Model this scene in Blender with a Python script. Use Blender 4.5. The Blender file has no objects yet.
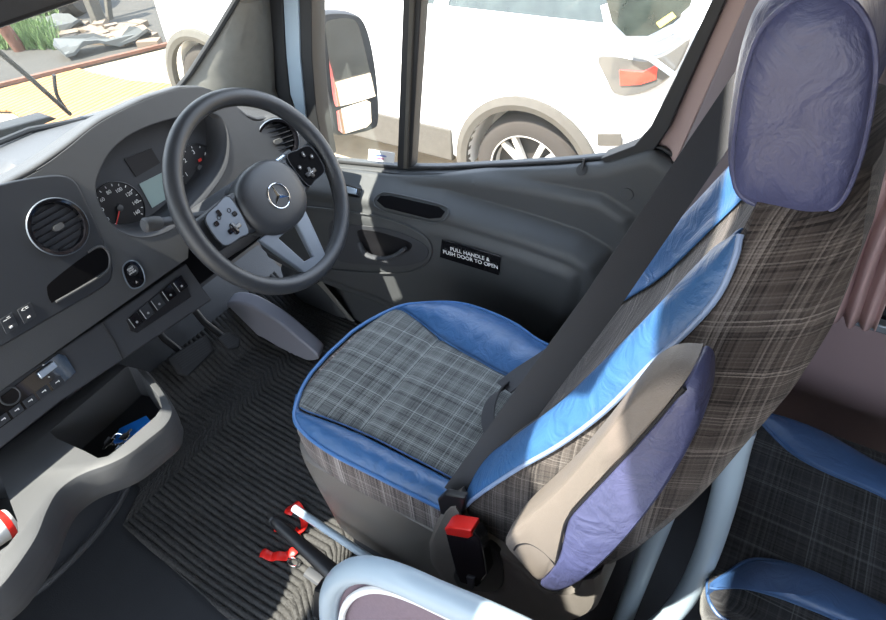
import bpy, bmesh, math, random
from mathutils import Vector, Matrix
from mathutils.bvhtree import BVHTree
random.seed(4)
PI = math.pi
scene = bpy.context.scene
COL = scene.collection
# ------------------------------------------------------------------ camera
AX = Vector((0.52708106, 0.5961599, -0.60562276))
AY = Vector((-0.84799114, 0.32229749, -0.4207557))
AZ = Vector((-0.05564698, 0.73533509, 0.67541522))
CAM = Vector((0, 0, 1.40)); F = 640.0
M3 = Matrix((AX, AY, AZ))
cd = bpy.data.cameras.new('camera'); cam = bpy.data.objects.new('camera', cd); COL.objects.link(cam)
cd.sensor_width = 36; cd.lens = F / 886 * 36; cd.clip_start = 0.02; cd.clip_end = 200
cam.matrix_world = Matrix.Translation(CAM) @ M3.to_4x4()
scene.camera = cam

def ray(u, v): return M3 @ Vector((u - 443, -(v - 310), -F))
def on(u, v, ax, val):
    d = ray(u, v); return CAM + d * ((val - CAM[ax]) / d[ax])
def fx(u, v, x): return on(u, v, 0, x)
def fy(u, v, y): return on(u, v, 1, y)
def fz(u, v, z): return on(u, v, 2, z)
def fn(u, v, p, n):
    d = ray(u, v); p = Vector(p); n = Vector(n); return CAM + d * ((p - CAM).dot(n) / d.dot(n))

# ------------------------------------------------------------------ materials
def mat(name, col, rough=0.5, metal=0.0, bump=0.0, bscale=400, var=0.0, vscale=30, coat=0.0, spec=0.5, sheen=0.0):
    m = bpy.data.materials.new(name); m.use_nodes = True; nt = m.node_tree; N = nt.nodes; L = nt.links
    b = N['Principled BSDF']
    b.inputs['Base Color'].default_value = (*col, 1); b.inputs['Roughness'].default_value = rough
    b.inputs['Metallic'].default_value = metal; b.inputs['Coat Weight'].default_value = coat
    b.inputs['Specular IOR Level'].default_value = spec
    if sheen: b.inputs['Sheen Weight'].default_value = sheen
    tc = N.new('ShaderNodeTexCoord')
    if var:
        n = N.new('ShaderNodeTexNoise'); n.inputs['Scale'].default_value = vscale; n.inputs['Detail'].default_value = 5
        L.new(tc.outputs['Object'], n.inputs['Vector'])
        mx = N.new('ShaderNodeMix'); mx.data_type = 'RGBA'
        mx.inputs['A'].default_value = (*[c * (1 - var) for c in col], 1); mx.inputs['B'].default_value = (*[min(1, c * (1 + var)) for c in col], 1)
        L.new(n.outputs['Fac'], mx.inputs['Factor']); L.new(mx.outputs['Result'], b.inputs['Base Color'])
    if bump:
        n2 = N.new('ShaderNodeTexNoise'); n2.inputs['Scale'].default_value = bscale; n2.inputs['Detail'].default_value = 3
        L.new(tc.outputs['Object'], n2.inputs['Vector'])
        bp = N.new('ShaderNodeBump'); bp.inputs['Strength'].default_value = bump; bp.inputs['Distance'].default_value = 0.002
        L.new(n2.outputs['Fac'], bp.inputs['Height']); L.new(bp.outputs['Normal'], b.inputs['Normal'])
    return m

def mth(N, L, op, a, b=None, c=None):
    n = N.new('ShaderNodeMath'); n.operation = op
    for i, q in enumerate((a, b, c)):
        if q is None: continue
        if isinstance(q, (int, float)): n.inputs[i].default_value = q
        else: L.new(q, n.inputs[i])
    return n.outputs[0]

def plaid(name, base, light, dark, su=1.0, sv=1.0, amt=1.0):
    """woven check cloth: thin light and dark threads in both directions, gathered in bands; uses the metre-sized UV map"""
    m = bpy.data.materials.new(name); m.use_nodes = True; nt = m.node_tree; N = nt.nodes; L = nt.links
    b = N['Principled BSDF']; b.inputs['Roughness'].default_value = 0.9; b.inputs['Specular IOR Level'].default_value = 0.2
    b.inputs['Sheen Weight'].default_value = 0.15
    uv = N.new('ShaderNodeUVMap'); uv.uv_map = 'UVMap'
    sp = N.new('ShaderNodeSeparateXYZ'); L.new(uv.outputs[0], sp.inputs[0])
    def threads(o, period, band, seed):
        k = mth(N, L, 'FLOOR', mth(N, L, 'DIVIDE', o, period))
        w = N.new('ShaderNodeTexWhiteNoise'); w.noise_dimensions = '1D'; L.new(mth(N, L, 'ADD', k, seed), w.inputs['W'])
        t = mth(N, L, 'POWER', w.outputs['Value'], 3.5)
        s = mth(N, L, 'SINE', mth(N, L, 'MULTIPLY', o, 2 * PI / band))
        s2 = mth(N, L, 'MULTIPLY_ADD', s, 0.5, 0.5)
        return mth(N, L, 'MULTIPLY', t, mth(N, L, 'MULTIPLY_ADD', mth(N, L, 'POWER', s2, 2.0), 0.9, 0.25))
    tu = threads(sp.outputs[0], 0.0017 * su, 0.062 * su, 11.3); tv = threads(sp.outputs[1], 0.0017 * sv, 0.066 * sv, 91.7)
    du = threads(sp.outputs[0], 0.0022 * su, 0.045 * su, 301.3); dv = threads(sp.outputs[1], 0.0022 * sv, 0.05 * sv, 501.7)
    n = N.new('ShaderNodeTexNoise'); n.inputs['Scale'].default_value = 900; L.new(uv.outputs[0], n.inputs['Vector'])
    lsum = mth(N, L, 'MULTIPLY', mth(N, L, 'ADD', tu, tv), mth(N, L, 'MULTIPLY', n.outputs['Fac'], 1.9 * amt))
    m1 = N.new('ShaderNodeMix'); m1.data_type = 'RGBA'; m1.inputs['A'].default_value = (*base, 1); m1.inputs['B'].default_value = (*dark, 1)
    dd = N.new('ShaderNodeClamp'); L.new(mth(N, L, 'MULTIPLY', mth(N, L, 'ADD', du, dv), 1.6), dd.inputs[0]); L.new(dd.outputs[0], m1.inputs['Factor'])
    m2 = N.new('ShaderNodeMix'); m2.data_type = 'RGBA'; m2.inputs['B'].default_value = (*light, 1)
    cl = N.new('ShaderNodeClamp'); L.new(lsum, cl.inputs[0]); L.new(cl.outputs[0], m2.inputs['Factor']); L.new(m1.outputs['Result'], m2.inputs['A'])
    L.new(m2.outputs['Result'], b.inputs['Base Color'])
    bp = N.new('ShaderNodeBump'); bp.inputs['Strength'].default_value = 0.5; bp.inputs['Distance'].default_value = 0.001
    L.new(mth(N, L, 'ADD', lsum, n.outputs['Fac']), bp.inputs['Height']); L.new(bp.outputs['Normal'], b.inputs['Normal'])
    return m

def leather(name, col, rough=0.38, wr=0.5):
    m = bpy.data.materials.new(name); m.use_nodes = True; nt = m.node_tree; N = nt.nodes; L = nt.links
    b = N['Principled BSDF']; b.inputs['Base Color'].default_value = (*col, 1); b.inputs['Roughness'].default_value = rough
    tc = N.new('ShaderNodeTexCoord')
    n1 = N.new('ShaderNodeTexNoise'); n1.inputs['Scale'].default_value = 22; n1.inputs['Detail'].default_value = 6; n1.inputs['Distortion'].default_value = 1.6
    L.new(tc.outputs['Object'], n1.inputs['Vector'])
    v = N.new('ShaderNodeTexVoronoi'); v.feature = 'DISTANCE_TO_EDGE'; v.inputs['Scale'].default_value = 260
    L.new(tc.outputs['Object'], v.inputs['Vector'])
    b1 = N.new('ShaderNodeBump'); b1.inputs['Strength'].default_value = wr; b1.inputs['Distance'].default_value = 0.012; L.new(n1.outputs['Fac'], b1.inputs['Height'])
    b2 = N.new('ShaderNodeBump'); b2.inputs['Strength'].default_value = 0.25; b2.inputs['Distance'].default_value = 0.0008
    L.new(v.outputs['Distance'], b2.inputs['Height']); L.new(b1.outputs['Normal'], b2.inputs['Normal']); L.new(b2.outputs['Normal'], b.inputs['Normal'])
    mx = N.new('ShaderNodeMix'); mx.data_type = 'RGBA'
    mx.inputs['A'].default_value = (*[c * 0.82 for c in col], 1); mx.inputs['B'].default_value = (*[min(1, c * 1.15) for c in col], 1)
    L.new(n1.outputs['Fac'], mx.inputs['Factor']); L.new(mx.outputs['Result'], b.inputs['Base Color'])
    return m

def glassmat(name, haze=0.08, tint=(1, 1, 1), hazecol=(0.8, 0.9, 0.9)):
    """thin automotive glass with a light film of dust"""
    m = bpy.data.materials.new(name); m.use_nodes = True; nt = m.node_tree; N = nt.nodes; L = nt.links
    N.remove(N['Principled BSDF']); out = N['Material Output']
    t = N.new('ShaderNodeBsdfTransparent'); t.inputs[0].default_value = (*tint, 1)
    g = N.new('ShaderNodeBsdfGlossy'); g.inputs['Roughness'].default_value = 0.03
    d = N.new('ShaderNodeBsdfDiffuse'); d.inputs[0].default_value = (*hazecol, 1)
    tc = N.new('ShaderNodeTexCoord'); n = N.new('ShaderNodeTexNoise'); n.inputs['Scale'].default_value = 9; n.inputs['Detail'].default_value = 8
    L.new(tc.outputs['Object'], n.inputs['Vector'])
    f = mth(N, L, 'MULTIPLY', mth(N, L, 'POWER', n.outputs['Fac'], 1.5), haze * 2.6)
    a = N.new('ShaderNodeMixShader'); L.new(f, a.inputs[0]); L.new(t.outputs[0], a.inputs[1]); L.new(d.outputs[0], a.inputs[2])
    b = N.new('ShaderNodeMixShader'); b.inputs[0].default_value = 0.035; L.new(a.outputs[0], b.inputs[1]); L.new(g.outputs[0], b.inputs[2])
    L.new(b.outputs[0], out.inputs[0]); return m

MT = {}
MT['dash'] = mat('dash_plastic', (0.062, 0.064, 0.068), 0.5, bump=0.25, bscale=900, var=0.06)
MT['panel'] = mat('centre_panel_plastic', (0.026, 0.029, 0.035), 0.42, bump=0.12, bscale=900)
MT['low'] = mat('lower_dash_plastic', (0.040, 0.043, 0.050), 0.55, bump=0.15, bscale=900)
MT['black'] = mat('black_plastic', (0.010, 0.010, 0.012), 0.4)
MT['void'] = mat('deep_black', (0.003, 0.003, 0.004), 0.9, spec=.1)
MT['gloss'] = mat('gloss_black', (0.006, 0.006, 0.008), 0.12, coat=0.5)
MT['door'] = mat('door_plastic', (0.058, 0.062, 0.066), 0.5, bump=0.2, bscale=900, var=0.05)
MT['trim'] = mat('pillar_trim', (0.20, 0.195, 0.175), 0.8, bump=0.3, bscale=700, var=0.12, vscale=60)
MT['bpil'] = mat('b_pillar_trim', (0.18, 0.15, 0.16), 0.65, bump=0.1, bscale=700)
MT['bpaint'] = mat('body_pillar_mauve_paint', (0.42, 0.31, 0.29), 0.55)
MT['rubber'] = mat('rubber_seal', (0.018, 0.019, 0.021), 0.6)
MT['wheel'] = mat('wheel_leather', (0.034, 0.037, 0.042), 0.40, bump=0.15, bscale=1200)
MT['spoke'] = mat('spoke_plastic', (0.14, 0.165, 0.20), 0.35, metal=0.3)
MT['silver'] = mat('satin_silver', (0.45, 0.52, 0.6), 0.25, metal=0.7)
MT['chrome'] = mat('chrome', (0.75, 0.77, 0.8), 0.12, metal=1.0)
MT['white'] = mat('white_marking', (0.8, 0.8, 0.8), 0.6)
MT['greymark'] = mat('grey_marking', (0.35, 0.36, 0.38), 0.6)
MT['red'] = mat('red_plastic', (0.75, 0.02, 0.015), 0.35)
MT['needle'] = mat('needle_red', (0.75, 0.06, 0.05), 0.5)
MT['lcd'] = mat('lcd_grey_green', (0.27, 0.36, 0.35), 0.35)
MT['leather'] = leather('blue_leather', (0.034, 0.105, 0.25), 0.40, 0.38)
MT['leather2'] = leather('violet_blue_leather', (0.052, 0.058, 0.130), 0.42, 0.35)
MT['leather3'] = leather('blue_leather_shaded', (0.028, 0.072, 0.175), 0.45, .25)  # same blue leather, rear seat shade put into the darker colour
MT['pipe'] = mat('blue_piping', (0.05, 0.15, 0.36), 0.4)
MT['pipe_w'] = mat('pale_piping', (0.20, 0.27, 0.42), 0.4)
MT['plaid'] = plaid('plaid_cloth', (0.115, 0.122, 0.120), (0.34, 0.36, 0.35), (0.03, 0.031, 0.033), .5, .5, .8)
MT['plaid2'] = plaid('plaid_cloth_shaded', (0.046, 0.037, 0.034), (0.16, 0.14, 0.13), (0.012, 0.009, 0.009), .8, .8, 0.8)  # same cloth, the backrest's shade put into a darker, browner colour
MT['plaid4'] = plaid('plaid_cloth_lit', (0.13, 0.105, 0.098), (0.40, 0.36, 0.34), (0.02, 0.015, 0.015), .8, .8, 0.9)  # same cloth, warm light on the cushion side put in as lighter tan
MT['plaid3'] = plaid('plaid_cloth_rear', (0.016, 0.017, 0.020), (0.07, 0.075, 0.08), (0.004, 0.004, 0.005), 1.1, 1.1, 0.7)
MT['kick'] = mat('pale_grey_plastic', (0.27, 0.27, 0.31), 0.5)
MT['base'] = mat('seat_base_plastic', (0.155, 0.142, 0.13), 0.5, bump=0.2, bscale=1000)
MT['arm'] = mat('armrest_plastic', (0.15, 0.128, 0.112), 0.6, bump=0.35, bscale=900, var=0.1, vscale=300)
MT['web'] = mat('belt_webbing', (0.030, 0.031, 0.036), 0.75, bump=0.4, bscale=1400)
MT['tube'] = mat('pale_blue_powder_coat', (0.36, 0.45, 0.53), 0.35, coat=0.2)
MT['carpetpanel'] = mat('mauve_felt_panel', (0.20, 0.15, 0.18), 0.95, bump=0.5, bscale=600, var=0.2, vscale=200)
MT['floor'] = mat('rubber_floor', (0.030, 0.032, 0.036), 0.55, bump=0.35, bscale=350, var=0.15, vscale=20)
MT['mat'] = mat('ribbed_carpet', (0.044, 0.043, 0.042), 0.95, bump=0.9, bscale=400, var=1.0, vscale=210)
MT['wall'] = mat('mauve_wall', (0.25, 0.185, 0.20), 0.8, bump=0.2, bscale=300)
MT['curtain'] = mat('mauve_curtain_cloth', (0.46, 0.32, 0.32), 0.8)
MT['glass'] = glassmat('side_glass', 0.05)
MT['wind'] = glassmat('windscreen_glass', 0.09, (0.97, 1, 0.98), (0.8, 0.82, 0.78))
MT['suv'] = mat('white_car_paint', (0.75, 0.77, 0.78), 0.3, coat=0.5)
MT['clad'] = mat('grey_cladding', (0.075, 0.07, 0.06), 0.8, var=0.2)
MT['tyre'] = mat('tyre_rubber', (0.035, 0.03, 0.026), 0.9)
MT['alloy'] = mat('alloy', (0.62, 0.62, 0.6), 0.35, metal=0.3)
MT['carglass'] = mat('car_window', (0.03, 0.04, 0.035), 0.08, coat=1, var=0.8, vscale=12)
MT['tail'] = mat('red_lens', (0.8, 0.05, 0.03), 0.15, coat=1)
MT['tailclear'] = mat('clear_lens', (0.10, 0.10, 0.095), 0.12, coat=1)
MT['rust'] = mat('rusty_steel', (0.13, 0.06, 0.04), 0.9, var=0.5, vscale=15)
MT['mirror'] = mat('mirror_glass', (0.9, 0.9, 0.9), 0.02, metal=1.0)
MT['bluecard'] = mat('blue_plastic_tag', (0.01, 0.16, 0.62), 0.4)
MT['wall_out'] = mat('dark_wall', (0.016, 0.017, 0.015), 0.9, var=0.5, vscale=2)
MT['yellow'] = mat('yellow_sticker', (0.8, 0.7, 0.15), 0.6)
MT['pink'] = mat('pink_ink', (0.6, 0.1, 0.3), 0.6)
MT['blueink'] = mat('blue_ink', (0.1, 0.2, 0.6), 0.6)
MT['shaded_ground'] = mat('shaded_ground', (0.040, 0.037, 0.032), 0.9, var=0.3, vscale=3)  # wall shade over the far yard put into a dark ground colour
MT['sheet'] = mat('grey_sheet', (0.07, 0.075, 0.075), 0.8, var=0.35, vscale=4)
MT['dirt'] = mat('brown_rubble', (0.15, 0.115, 0.085), 1, var=0.5, vscale=6)

# ------------------------------------------------------------------ mesh helpers
class MB:
    def __init__(s): s.v = []; s.f = []; s.uv = None
    def add(s, vs, fs):
        k = len(s.v); s.v += [Vector(p) for p in vs]; s.f += [tuple(i + k for i in f) for f in fs]; return s
    def loft(s, rings, closed=True, cap0=True, cap1=True):
        n = len(rings[0]); vs = [p for r in rings for p in r]; fs = []
        for i in range(len(rings) - 1):
            for j in range(n if closed else n - 1):
                a = i * n + j; b = i * n + (j + 1) % n; fs.append((a, b, b + n, a + n))
        if closed and cap0: fs.append(tuple(reversed(range(n))))
        if closed and cap1: k = (len(rings) - 1) * n; fs.append(tuple(range(k, k + n)))
        return s.add(vs, fs)
    def tube(s, path, r, n=12, flat=None, closed=False):
        path = [Vector(p) for p in path]; m = len(path)
        rr = r if isinstance(r, (list, tuple)) else [r] * m
        T = []
        for i in range(m):
            if closed: t = path[(i + 1) % m] - path[i - 1]
            else: t = path[min(i + 1, m - 1)] - path[max(i - 1, 0)]
            T.append(t.normalized())
        up = Vector((0, 0, 1)) if abs(T[0].z) < 0.9 else Vector((1, 0, 0))
        nr = (up - T[0] * up.dot(T[0])).normalized(); rings = []
        for i in range(m):
            nr = (nr - T[i] * nr.dot(T[i])).normalized(); bn = T[i].cross(nr)
            rings.append([path[i] + (nr * math.cos(a) * (flat or 1) + bn * math.sin(a)) * rr[i] for a in [2 * PI * k / n for k in range(n)]])
        if closed:
            vs = [p for q in rings for p in q]; fs = []
            for i in range(m):
                for j in range(n):
                    fs.append((i * n + j, i * n + (j + 1) % n, ((i + 1) % m) * n + (j + 1) % n, ((i + 1) % m) * n + j))
            return s.add(vs, fs)
        return s.loft(rings)
    def prism(s, pts, vec):
        vec = Vector(vec); n = len(pts); a = [Vector(p) for p in pts]; b = [p + vec for p in a]
        return s.add(a + b, [tuple(reversed(range(n))), tuple(range(n, 2 * n))] + [(i, (i + 1) % n, (i + 1) % n + n, i + n) for i in range(n)])
    def box(s, c, d, R=None):
        c = Vector(c); vs = []
        for x in (-1, 1):
            for y in (-1, 1):
                for z in (-1, 1):
                    q = Vector((x * d[0] / 2, y * d[1] / 2, z * d[2] / 2)); vs.append(c + (R @ q if R else q))
        return s.add(vs, [(0, 1, 3, 2), (4, 6, 7, 5), (0, 4, 5, 1), (2, 3, 7, 6), (0, 2, 6, 4), (1, 5, 7, 3)])
    def cyl(s, p0, p1, r0, r1=None, n=24): return s.tube([p0, p1], [r0, r0 if r1 is None else r1], n)
    def lathe(s, prof, o, axis, n=32):
        axis = Vector(axis).normalized(); o = Vector(o)
        u = axis.orthogonal().normalized(); w = axis.cross(u)
        return s.loft([[o + axis * h + (u * math.cos(a) + w * math.sin(a)) * r for a in [2 * PI * k / n for k in range(n)]] for r, h in prof], True, prof[0][0] < .002, prof[-1][0] < .002)
    def grid(s, fnc, nu, nv, uv=True):
        k = len(s.v); s.v += [Vector(fnc(i / nu, j / nv)) for i in range(nu + 1) for j in range(nv + 1)]
        for i in range(nu):
            for j in range(nv):
                a = k + i * (nv + 1) + j; s.f.append((a, a + nv + 1, a + nv + 2, a + 1))
        return s

def obj(name, mb, m, parent=None, bevel=0, bseg=2, solid=0, sub=0, smooth=True, uvfn=None, offset=-1, flip=None):
    me = bpy.data.meshes.new(name); me.from_pydata([tuple(p) for p in mb.v], [], mb.f); me.update()
    bm = bmesh.new(); bm.from_mesh(me); bmesh.ops.recalc_face_normals(bm, faces=bm.faces)
    if flip is not None:
        bm.faces.ensure_lookup_table(); avg = Vector()
        for f in bm.faces: avg += f.normal * f.calc_area()
        if avg.dot(Vector(flip)) < 0: bmesh.ops.reverse_faces(bm, faces=bm.faces)
    bm.to_mesh(me); bm.free()
    if uvfn:
        ul = me.uv_layers.new(name='UVMap')
        for l in me.loops: ul.data[l.index].uv = uvfn(me.vertices[l.vertex_index].co)
    o = bpy.data.objects.new(name, me); COL.objects.link(o); me.materials.append(MT[m] if isinstance(m, str) else m)
    if smooth:
        for p in me.polygons: p.use_smooth = True
        me.set_sharp_from_angle(angle=math.radians(38))
    if solid: q = o.modifiers.new('s', 'SOLIDIFY'); q.thickness = solid; q.offset = offset
    if bevel: q = o.modifiers.new('b', 'BEVEL'); q.width = bevel; q.segments = bseg; q.limit_method = 'ANGLE'; q.angle_limit = math.radians(35)
    if sub: q = o.modifiers.new('u', 'SUBSURF'); q.levels = sub; q.render_levels = sub
    par(o, parent); return o

def par(o, parent):
    if parent is not None:
        o.parent = parent; o.matrix_parent_inverse = Matrix.Translation(parent.location).inverted() if parent.type == 'EMPTY' else Matrix()
def thing(name, label, cat, loc=(0, 0, 0), group=None):
    o = bpy.data.objects.new(name, None); COL.objects.link(o); o.location = loc; o.empty_display_size = 0.05
    return tag(o, label, cat, group)
def tag(o, label, cat, group=None):
    o['label'] = label; o['category'] = cat
    if group: o['group'] = group
    return o
def struct(o): o['kind'] = 'structure'; return o

def bake(o):
    dg = bpy.context.evaluated_depsgraph_get(); dg.update()
    me = bpy.data.meshes.new_from_object(o.evaluated_get(dg)); old = o.data; o.modifiers.clear(); o.data = me; return o
def cut(o, cutters):
    for c in cutters:
        q = o.modifiers.new('d', 'BOOLEAN'); q.operation = 'DIFFERENCE'; q.solver = 'EXACT'; q.object = c
    bake(o)
    for c in cutters: bpy.data.objects.remove(c)
    for p in o.data.polygons: p.use_smooth = True
    o.data.set_sharp_from_angle(angle=math.radians(35)); return o

def cr(pts, n=6, closed=False):
    """Catmull-Rom through tuples of any length"""
    P = [tuple(p) for p in pts]; m = len(P); out = []
    g = (lambda i: P[i % m]) if closed else (lambda i: P[max(0, min(m - 1, i))])
    for i in range(m if closed else m - 1):
        a, b, c, d = g(i - 1), g(i), g(i + 1), g(i + 2)
        for k in range(n):
            t = k / n
            out.append(tuple(0.5 * (2 * b[j] + (c[j] - a[j]) * t + (2 * a[j] - 5 * b[j] + 4 * c[j] - d[j]) * t * t + (3 * b[j] - a[j] - 3 * c[j] + d[j]) * t ** 3) for j in range(len(b))))
    if not closed: out.append(P[-1])
    return out
def lerp(tab, x):
    if x <= tab[0][0]: return tab[0][1]
    for (a, b), (c, d) in zip(tab, tab[1:]):
        if x <= c: t = (x - a) / (c - a); return b + (d - b) * t
    return tab[-1][1]
def smooth01(t): t = max(0, min(1, t)); return t * t * (3 - 2 * t)
def sdist(p, poly):
    d = 1e9; ins = False; x, y = p; n = len(poly)
    for i in range(n):
        ax, ay = poly[i]; bx, by = poly[(i + 1) % n]; ex, ey = bx - ax, by - ay
        t = max(0, min(1, ((x - ax) * ex + (y - ay) * ey) / (ex * ex + ey * ey + 1e-12)))
        d = min(d, math.hypot(x - ax - ex * t, y - ay - ey * t))
        if (ay > y) != (by > y) and x < (bx - ax) * (y - ay) / (by - ay) + ax: ins = not ins
    return d if ins else -d
def rrect(w, h, r, n=5):
    out = []
    for cx, cy, a0 in ((w / 2 - r, h / 2 - r, 0), (-w / 2 + r, h / 2 - r, 90), (-w / 2 + r, -h / 2 + r, 180), (w / 2 - r, -h / 2 + r, 270)):
        for k in range(n + 1):
            a = math.radians(a0 + 90 * k / n); out.append((cx + r * math.cos(a), cy + r * math.sin(a)))
    return out

class Surf:
    """finds where a view ray meets a built surface, so details sit on it"""
    def __init__(s, *objs):
        vs = []; fs = []; dg = bpy.context.evaluated_depsgraph_get(); dg.update()
        for o in objs:
            e = o.evaluated_get(dg); me = e.to_mesh(); k = len(vs)
            vs += [o.matrix_world @ v.co for v in me.vertices]; fs += [tuple(i + k for i in p.vertices) for p in me.polygons]; e.to_mesh_clear()
        s.t = BVHTree.FromPolygons(vs, fs)
    def __call__(s, u, v, off=0.0):
        d = ray(u, v).normalized(); h = s.t.ray_cast(CAM, d)
        if h[0] is None: raise ValueError('no hit %s %s' % (u, v))
        n = h[1] if h[1].dot(d) < 0 else -h[1]; return h[0] + n * off, n
def slab(name, S, px, m, parent, th=0.002, off=0.0, **k):
    H = [S(u, v) for u, v in px]; n = Vector()
    for h in H: n += h[1]
    n.normalize(); pts = [h[0] + n * off for h in H]
    mb = MB(); mb.prism(pts, n * th); return obj(name, mb, m, parent, **k)

def text_mesh(name, body, size, o, right, up, m, parent, align='CENTER', bold=0.0):
    cu = bpy.data.curves.new(name, 'FONT'); cu.body = body; cu.size = size; cu.align_x = align; cu.align_y = 'CENTER'; cu.extrude = 0.0002; cu.offset = bold
    t = bpy.data.objects.new(name, cu); COL.objects.link(t); dg = bpy.context.evaluated_depsgraph_get(); dg.update()
    me = bpy.data.meshes.new_from_object(t.evaluated_get(dg)); bpy.data.objects.remove(t)
    right = Vector(right).normalized(); up = Vector(up); up = (up - right * up.dot(right)).normalized(); nn = right.cross(up)
    Mx = Matrix((right, up, nn)).transposed().to_4x4(); Mx.translation = Vector(o); me.transform(Mx)
    ob = bpy.data.objects.new(name, me); COL.objects.link(ob); me.materials.clear(); me.materials.append(MT[m]); par(ob, parent); return ob

# ================================================================== THE VAN SHELL
# floor of the cab (rubber), toe board
mb = MB(); prof = [(-2.2, 0), (1.30, 0), (1.40, .02), (1.62, .22), (1.66, .40), (1.66, .36), (1.45, -.03), (-2.2, -.06)]
mb.loft([[(x, y, z) for y, z in prof] for x in (-.95, 1.12)])
struct(obj('floor', mb, 'floor', smooth=False))
mb = MB(); mb.box((.10, 1.545, -.04), (2.2, .05, 1.36)); struct(obj('wall_front', mb, 'low', smooth=False))
# roof over the seats; the windscreen starts at its front edge
mb = MB(); mb.box((.08, -.92, 1.88), (2.16, 2.52, .05)); struct(obj('ceiling', mb, 'trim', bevel=.01))
mb = MB(); mb.box((-.98, -.85, 1.70), (.05, 2.64, .34)); struct(obj('wall_left', mb, 'trim', bevel=.01))
mb = MB(); mb.box((-.98, -1.2, .35), (.05, 2.0, .95)); struct(obj('wall_left_lower', mb, 'trim', bevel=.01))
mb = MB(); mb.box((.08, -2.2, .92), (2.16, .05, 1.9)); struct(obj('wall_back', mb, 'trim', bevel=.01))
# right wall below and behind the door
mb = MB(); mb.box((1.155, -1.12, .26), (.05, 2.2, .56)); struct(obj('wall_right', mb, 'wall', bevel=.006))
mb = MB(); mb.box((1.165, -1.25, 1.40), (.05, 2.1, .86)); struct(obj('wall_right_upper', mb, 'wall', bevel=.006))
# B pillar: painted metal strip, padded trim
S1 = [fx(722, -4, 1.13), fx(750, -4, 1.11), fx(672, 170, 1.11), fx(640, 262, 1.11), fx(630, 255, 1.13), fx(652, 160, 1.13)]
up = (fx(722, -4, 1.13) - fx(652, 160, 1.13)).normalized()
S1 = [S1[0] + up * .75] + S1[0:1] + S1[5:] + S1[4:5] + S1[3:4] + S1[2:3] + S1[1:2] + [S1[1] + up * .75]
mb = MB(); mb.prism(S1, (.04, 0, 0)); struct(obj('pillar_strip', mb, 'bpaint', bevel=.003))
A = [fx(748, -4, 1.09) + up * .75, fx(748, -4, 1.09), fx(672, 172, 1.09), fx(640, 262, 1.09)]
mb = MB(); low = Vector((1.09, .245, .0))
front = [A[0], A[1], A[2], A[3], Vector((1.09, .27, .02))]
rings = []
for p in front:
    w = .20 if p.z > .9 else .28
    rings.append([p + Vector((.05, 0, 0)), p, p + Vector((-.022, -.028, 0)), p + Vector((-.03, -w * .45, 0)), p + Vector((-.01, -w, 0)), p + Vector((.06, -w - .02, 0))])
mb.loft(rings); struct(obj('trim_b_pillar', mb, 'bpil', bevel=.006, bseg=3))
# A pillar trim between windscreen and door
W0, W1 = fn(170, 97, (0, 1.36, .83), (0, -.7, -.7)), fx(235, 0, 1.05)
mb = MB()
wl = [fy(163, 104, 1.42), fy(190, 72, 1.335), fy(212, 38, 1.255), fy(235, 0, 1.16)]
k = (wl[3] - wl[1]).normalized(); wl.append(wl[3] + k * .3); wl.append(Vector((1.0, .36, 1.80)))
dl = [fx(290, 130, 1.10), fx(271, 92, 1.08), fx(268, 55, 1.075), fx(262, 0, 1.07)]
k2 = (dl[3] - dl[2]).normalized(); dl.append(dl[3] + k2 * .3); dl.append(dl[3] + Vector((-.03, -.70, .78)))
rings = []
for a, b in zip(wl, dl):
    m_ = (a + b) / 2 + Vector((-.02, -.015, 0)); rings.append([a, a * .65 + m_ * .35 + Vector((-.006, -.006, 0)), m_, b * .6 + m_ * .4 + Vector((-.005, 0, 0)), b, b + Vector((.05, .01, 0)), a + Vector((.05, .0, 0))])
mb.loft(rings); struct(obj('trim_a_pillar', mb, 'trim'))
# windscreen
wt = Vector((-.92, .34, 1.80)); ws = [Vector((-.97, 1.50, .80)), Vector((0, 1.50, .815)), Vector((.60, 1.47, .80)), wl[0], wl[1], wl[2], wl[3], wl[4], wl[5], Vector((.2, .34, 1.80)), wt]
mb = MB(); n_ = len(ws); cen = Vector((.1, 1.05, 1.25)); mb.add(ws + [cen], [(i, (i + 1) % n_, n_) for i in range(n_)])
o = struct(obj('window_1', mb, 'wind')); o['label'] = 'dusty windscreen glass'
mb = MB(); mb.tube([ws[0] + Vector((0, 0, .0)), ws[1], ws[2]] + [p + Vector((-.004, -.006, 0)) for p in wl], .007, 8)
struct(obj('trim_windscreen_seal', mb, 'rubber'))

# ================================================================== DOOR
door = thing('door_1', "driver's door with dark grey moulded panel, open pocket and divided window", 'door', (1.12, .7, 0)); struct(door)
silltab = []
for u, v in ((262, 118), (303, 160), (325, 163), (397, 170), (440, 170), (480, 168), (560, 164), (610, 159), (632, 152), (652, 146), (672, 160)):
    p = fx(u, v, 1.10); silltab.append((p.y, p.z - .016))
silltab.sort()
def sill(y): return lerp(silltab, y)
armp = [tuple(fx(u, v, 1.04).yz) for u, v in ((250, 165), (300, 183), (345, 189), (400, 199), (440, 205), (470, 214), (530, 232), (575, 248), (597, 262), (602, 285), (592, 318), (570, 345), (540, 352), (470, 345), (420, 322), (380, 303), (330, 285), (290, 268), (240, 240))]
mid = [tuple(fx(u, v, 1.06).yz) for u, v in ((250, 165), (340, 170), (430, 180), (520, 192), (595, 207), (622, 225), (628, 245), (610, 300), (590, 360), (560, 420), (400, 380), (330, 320), (240, 260))]
kick = [tuple(fx(u, v, 1.06).yz) for u, v in ((240, 250), (325, 282), (350, 330), (395, 420), (300, 480), (200, 320))]
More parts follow.
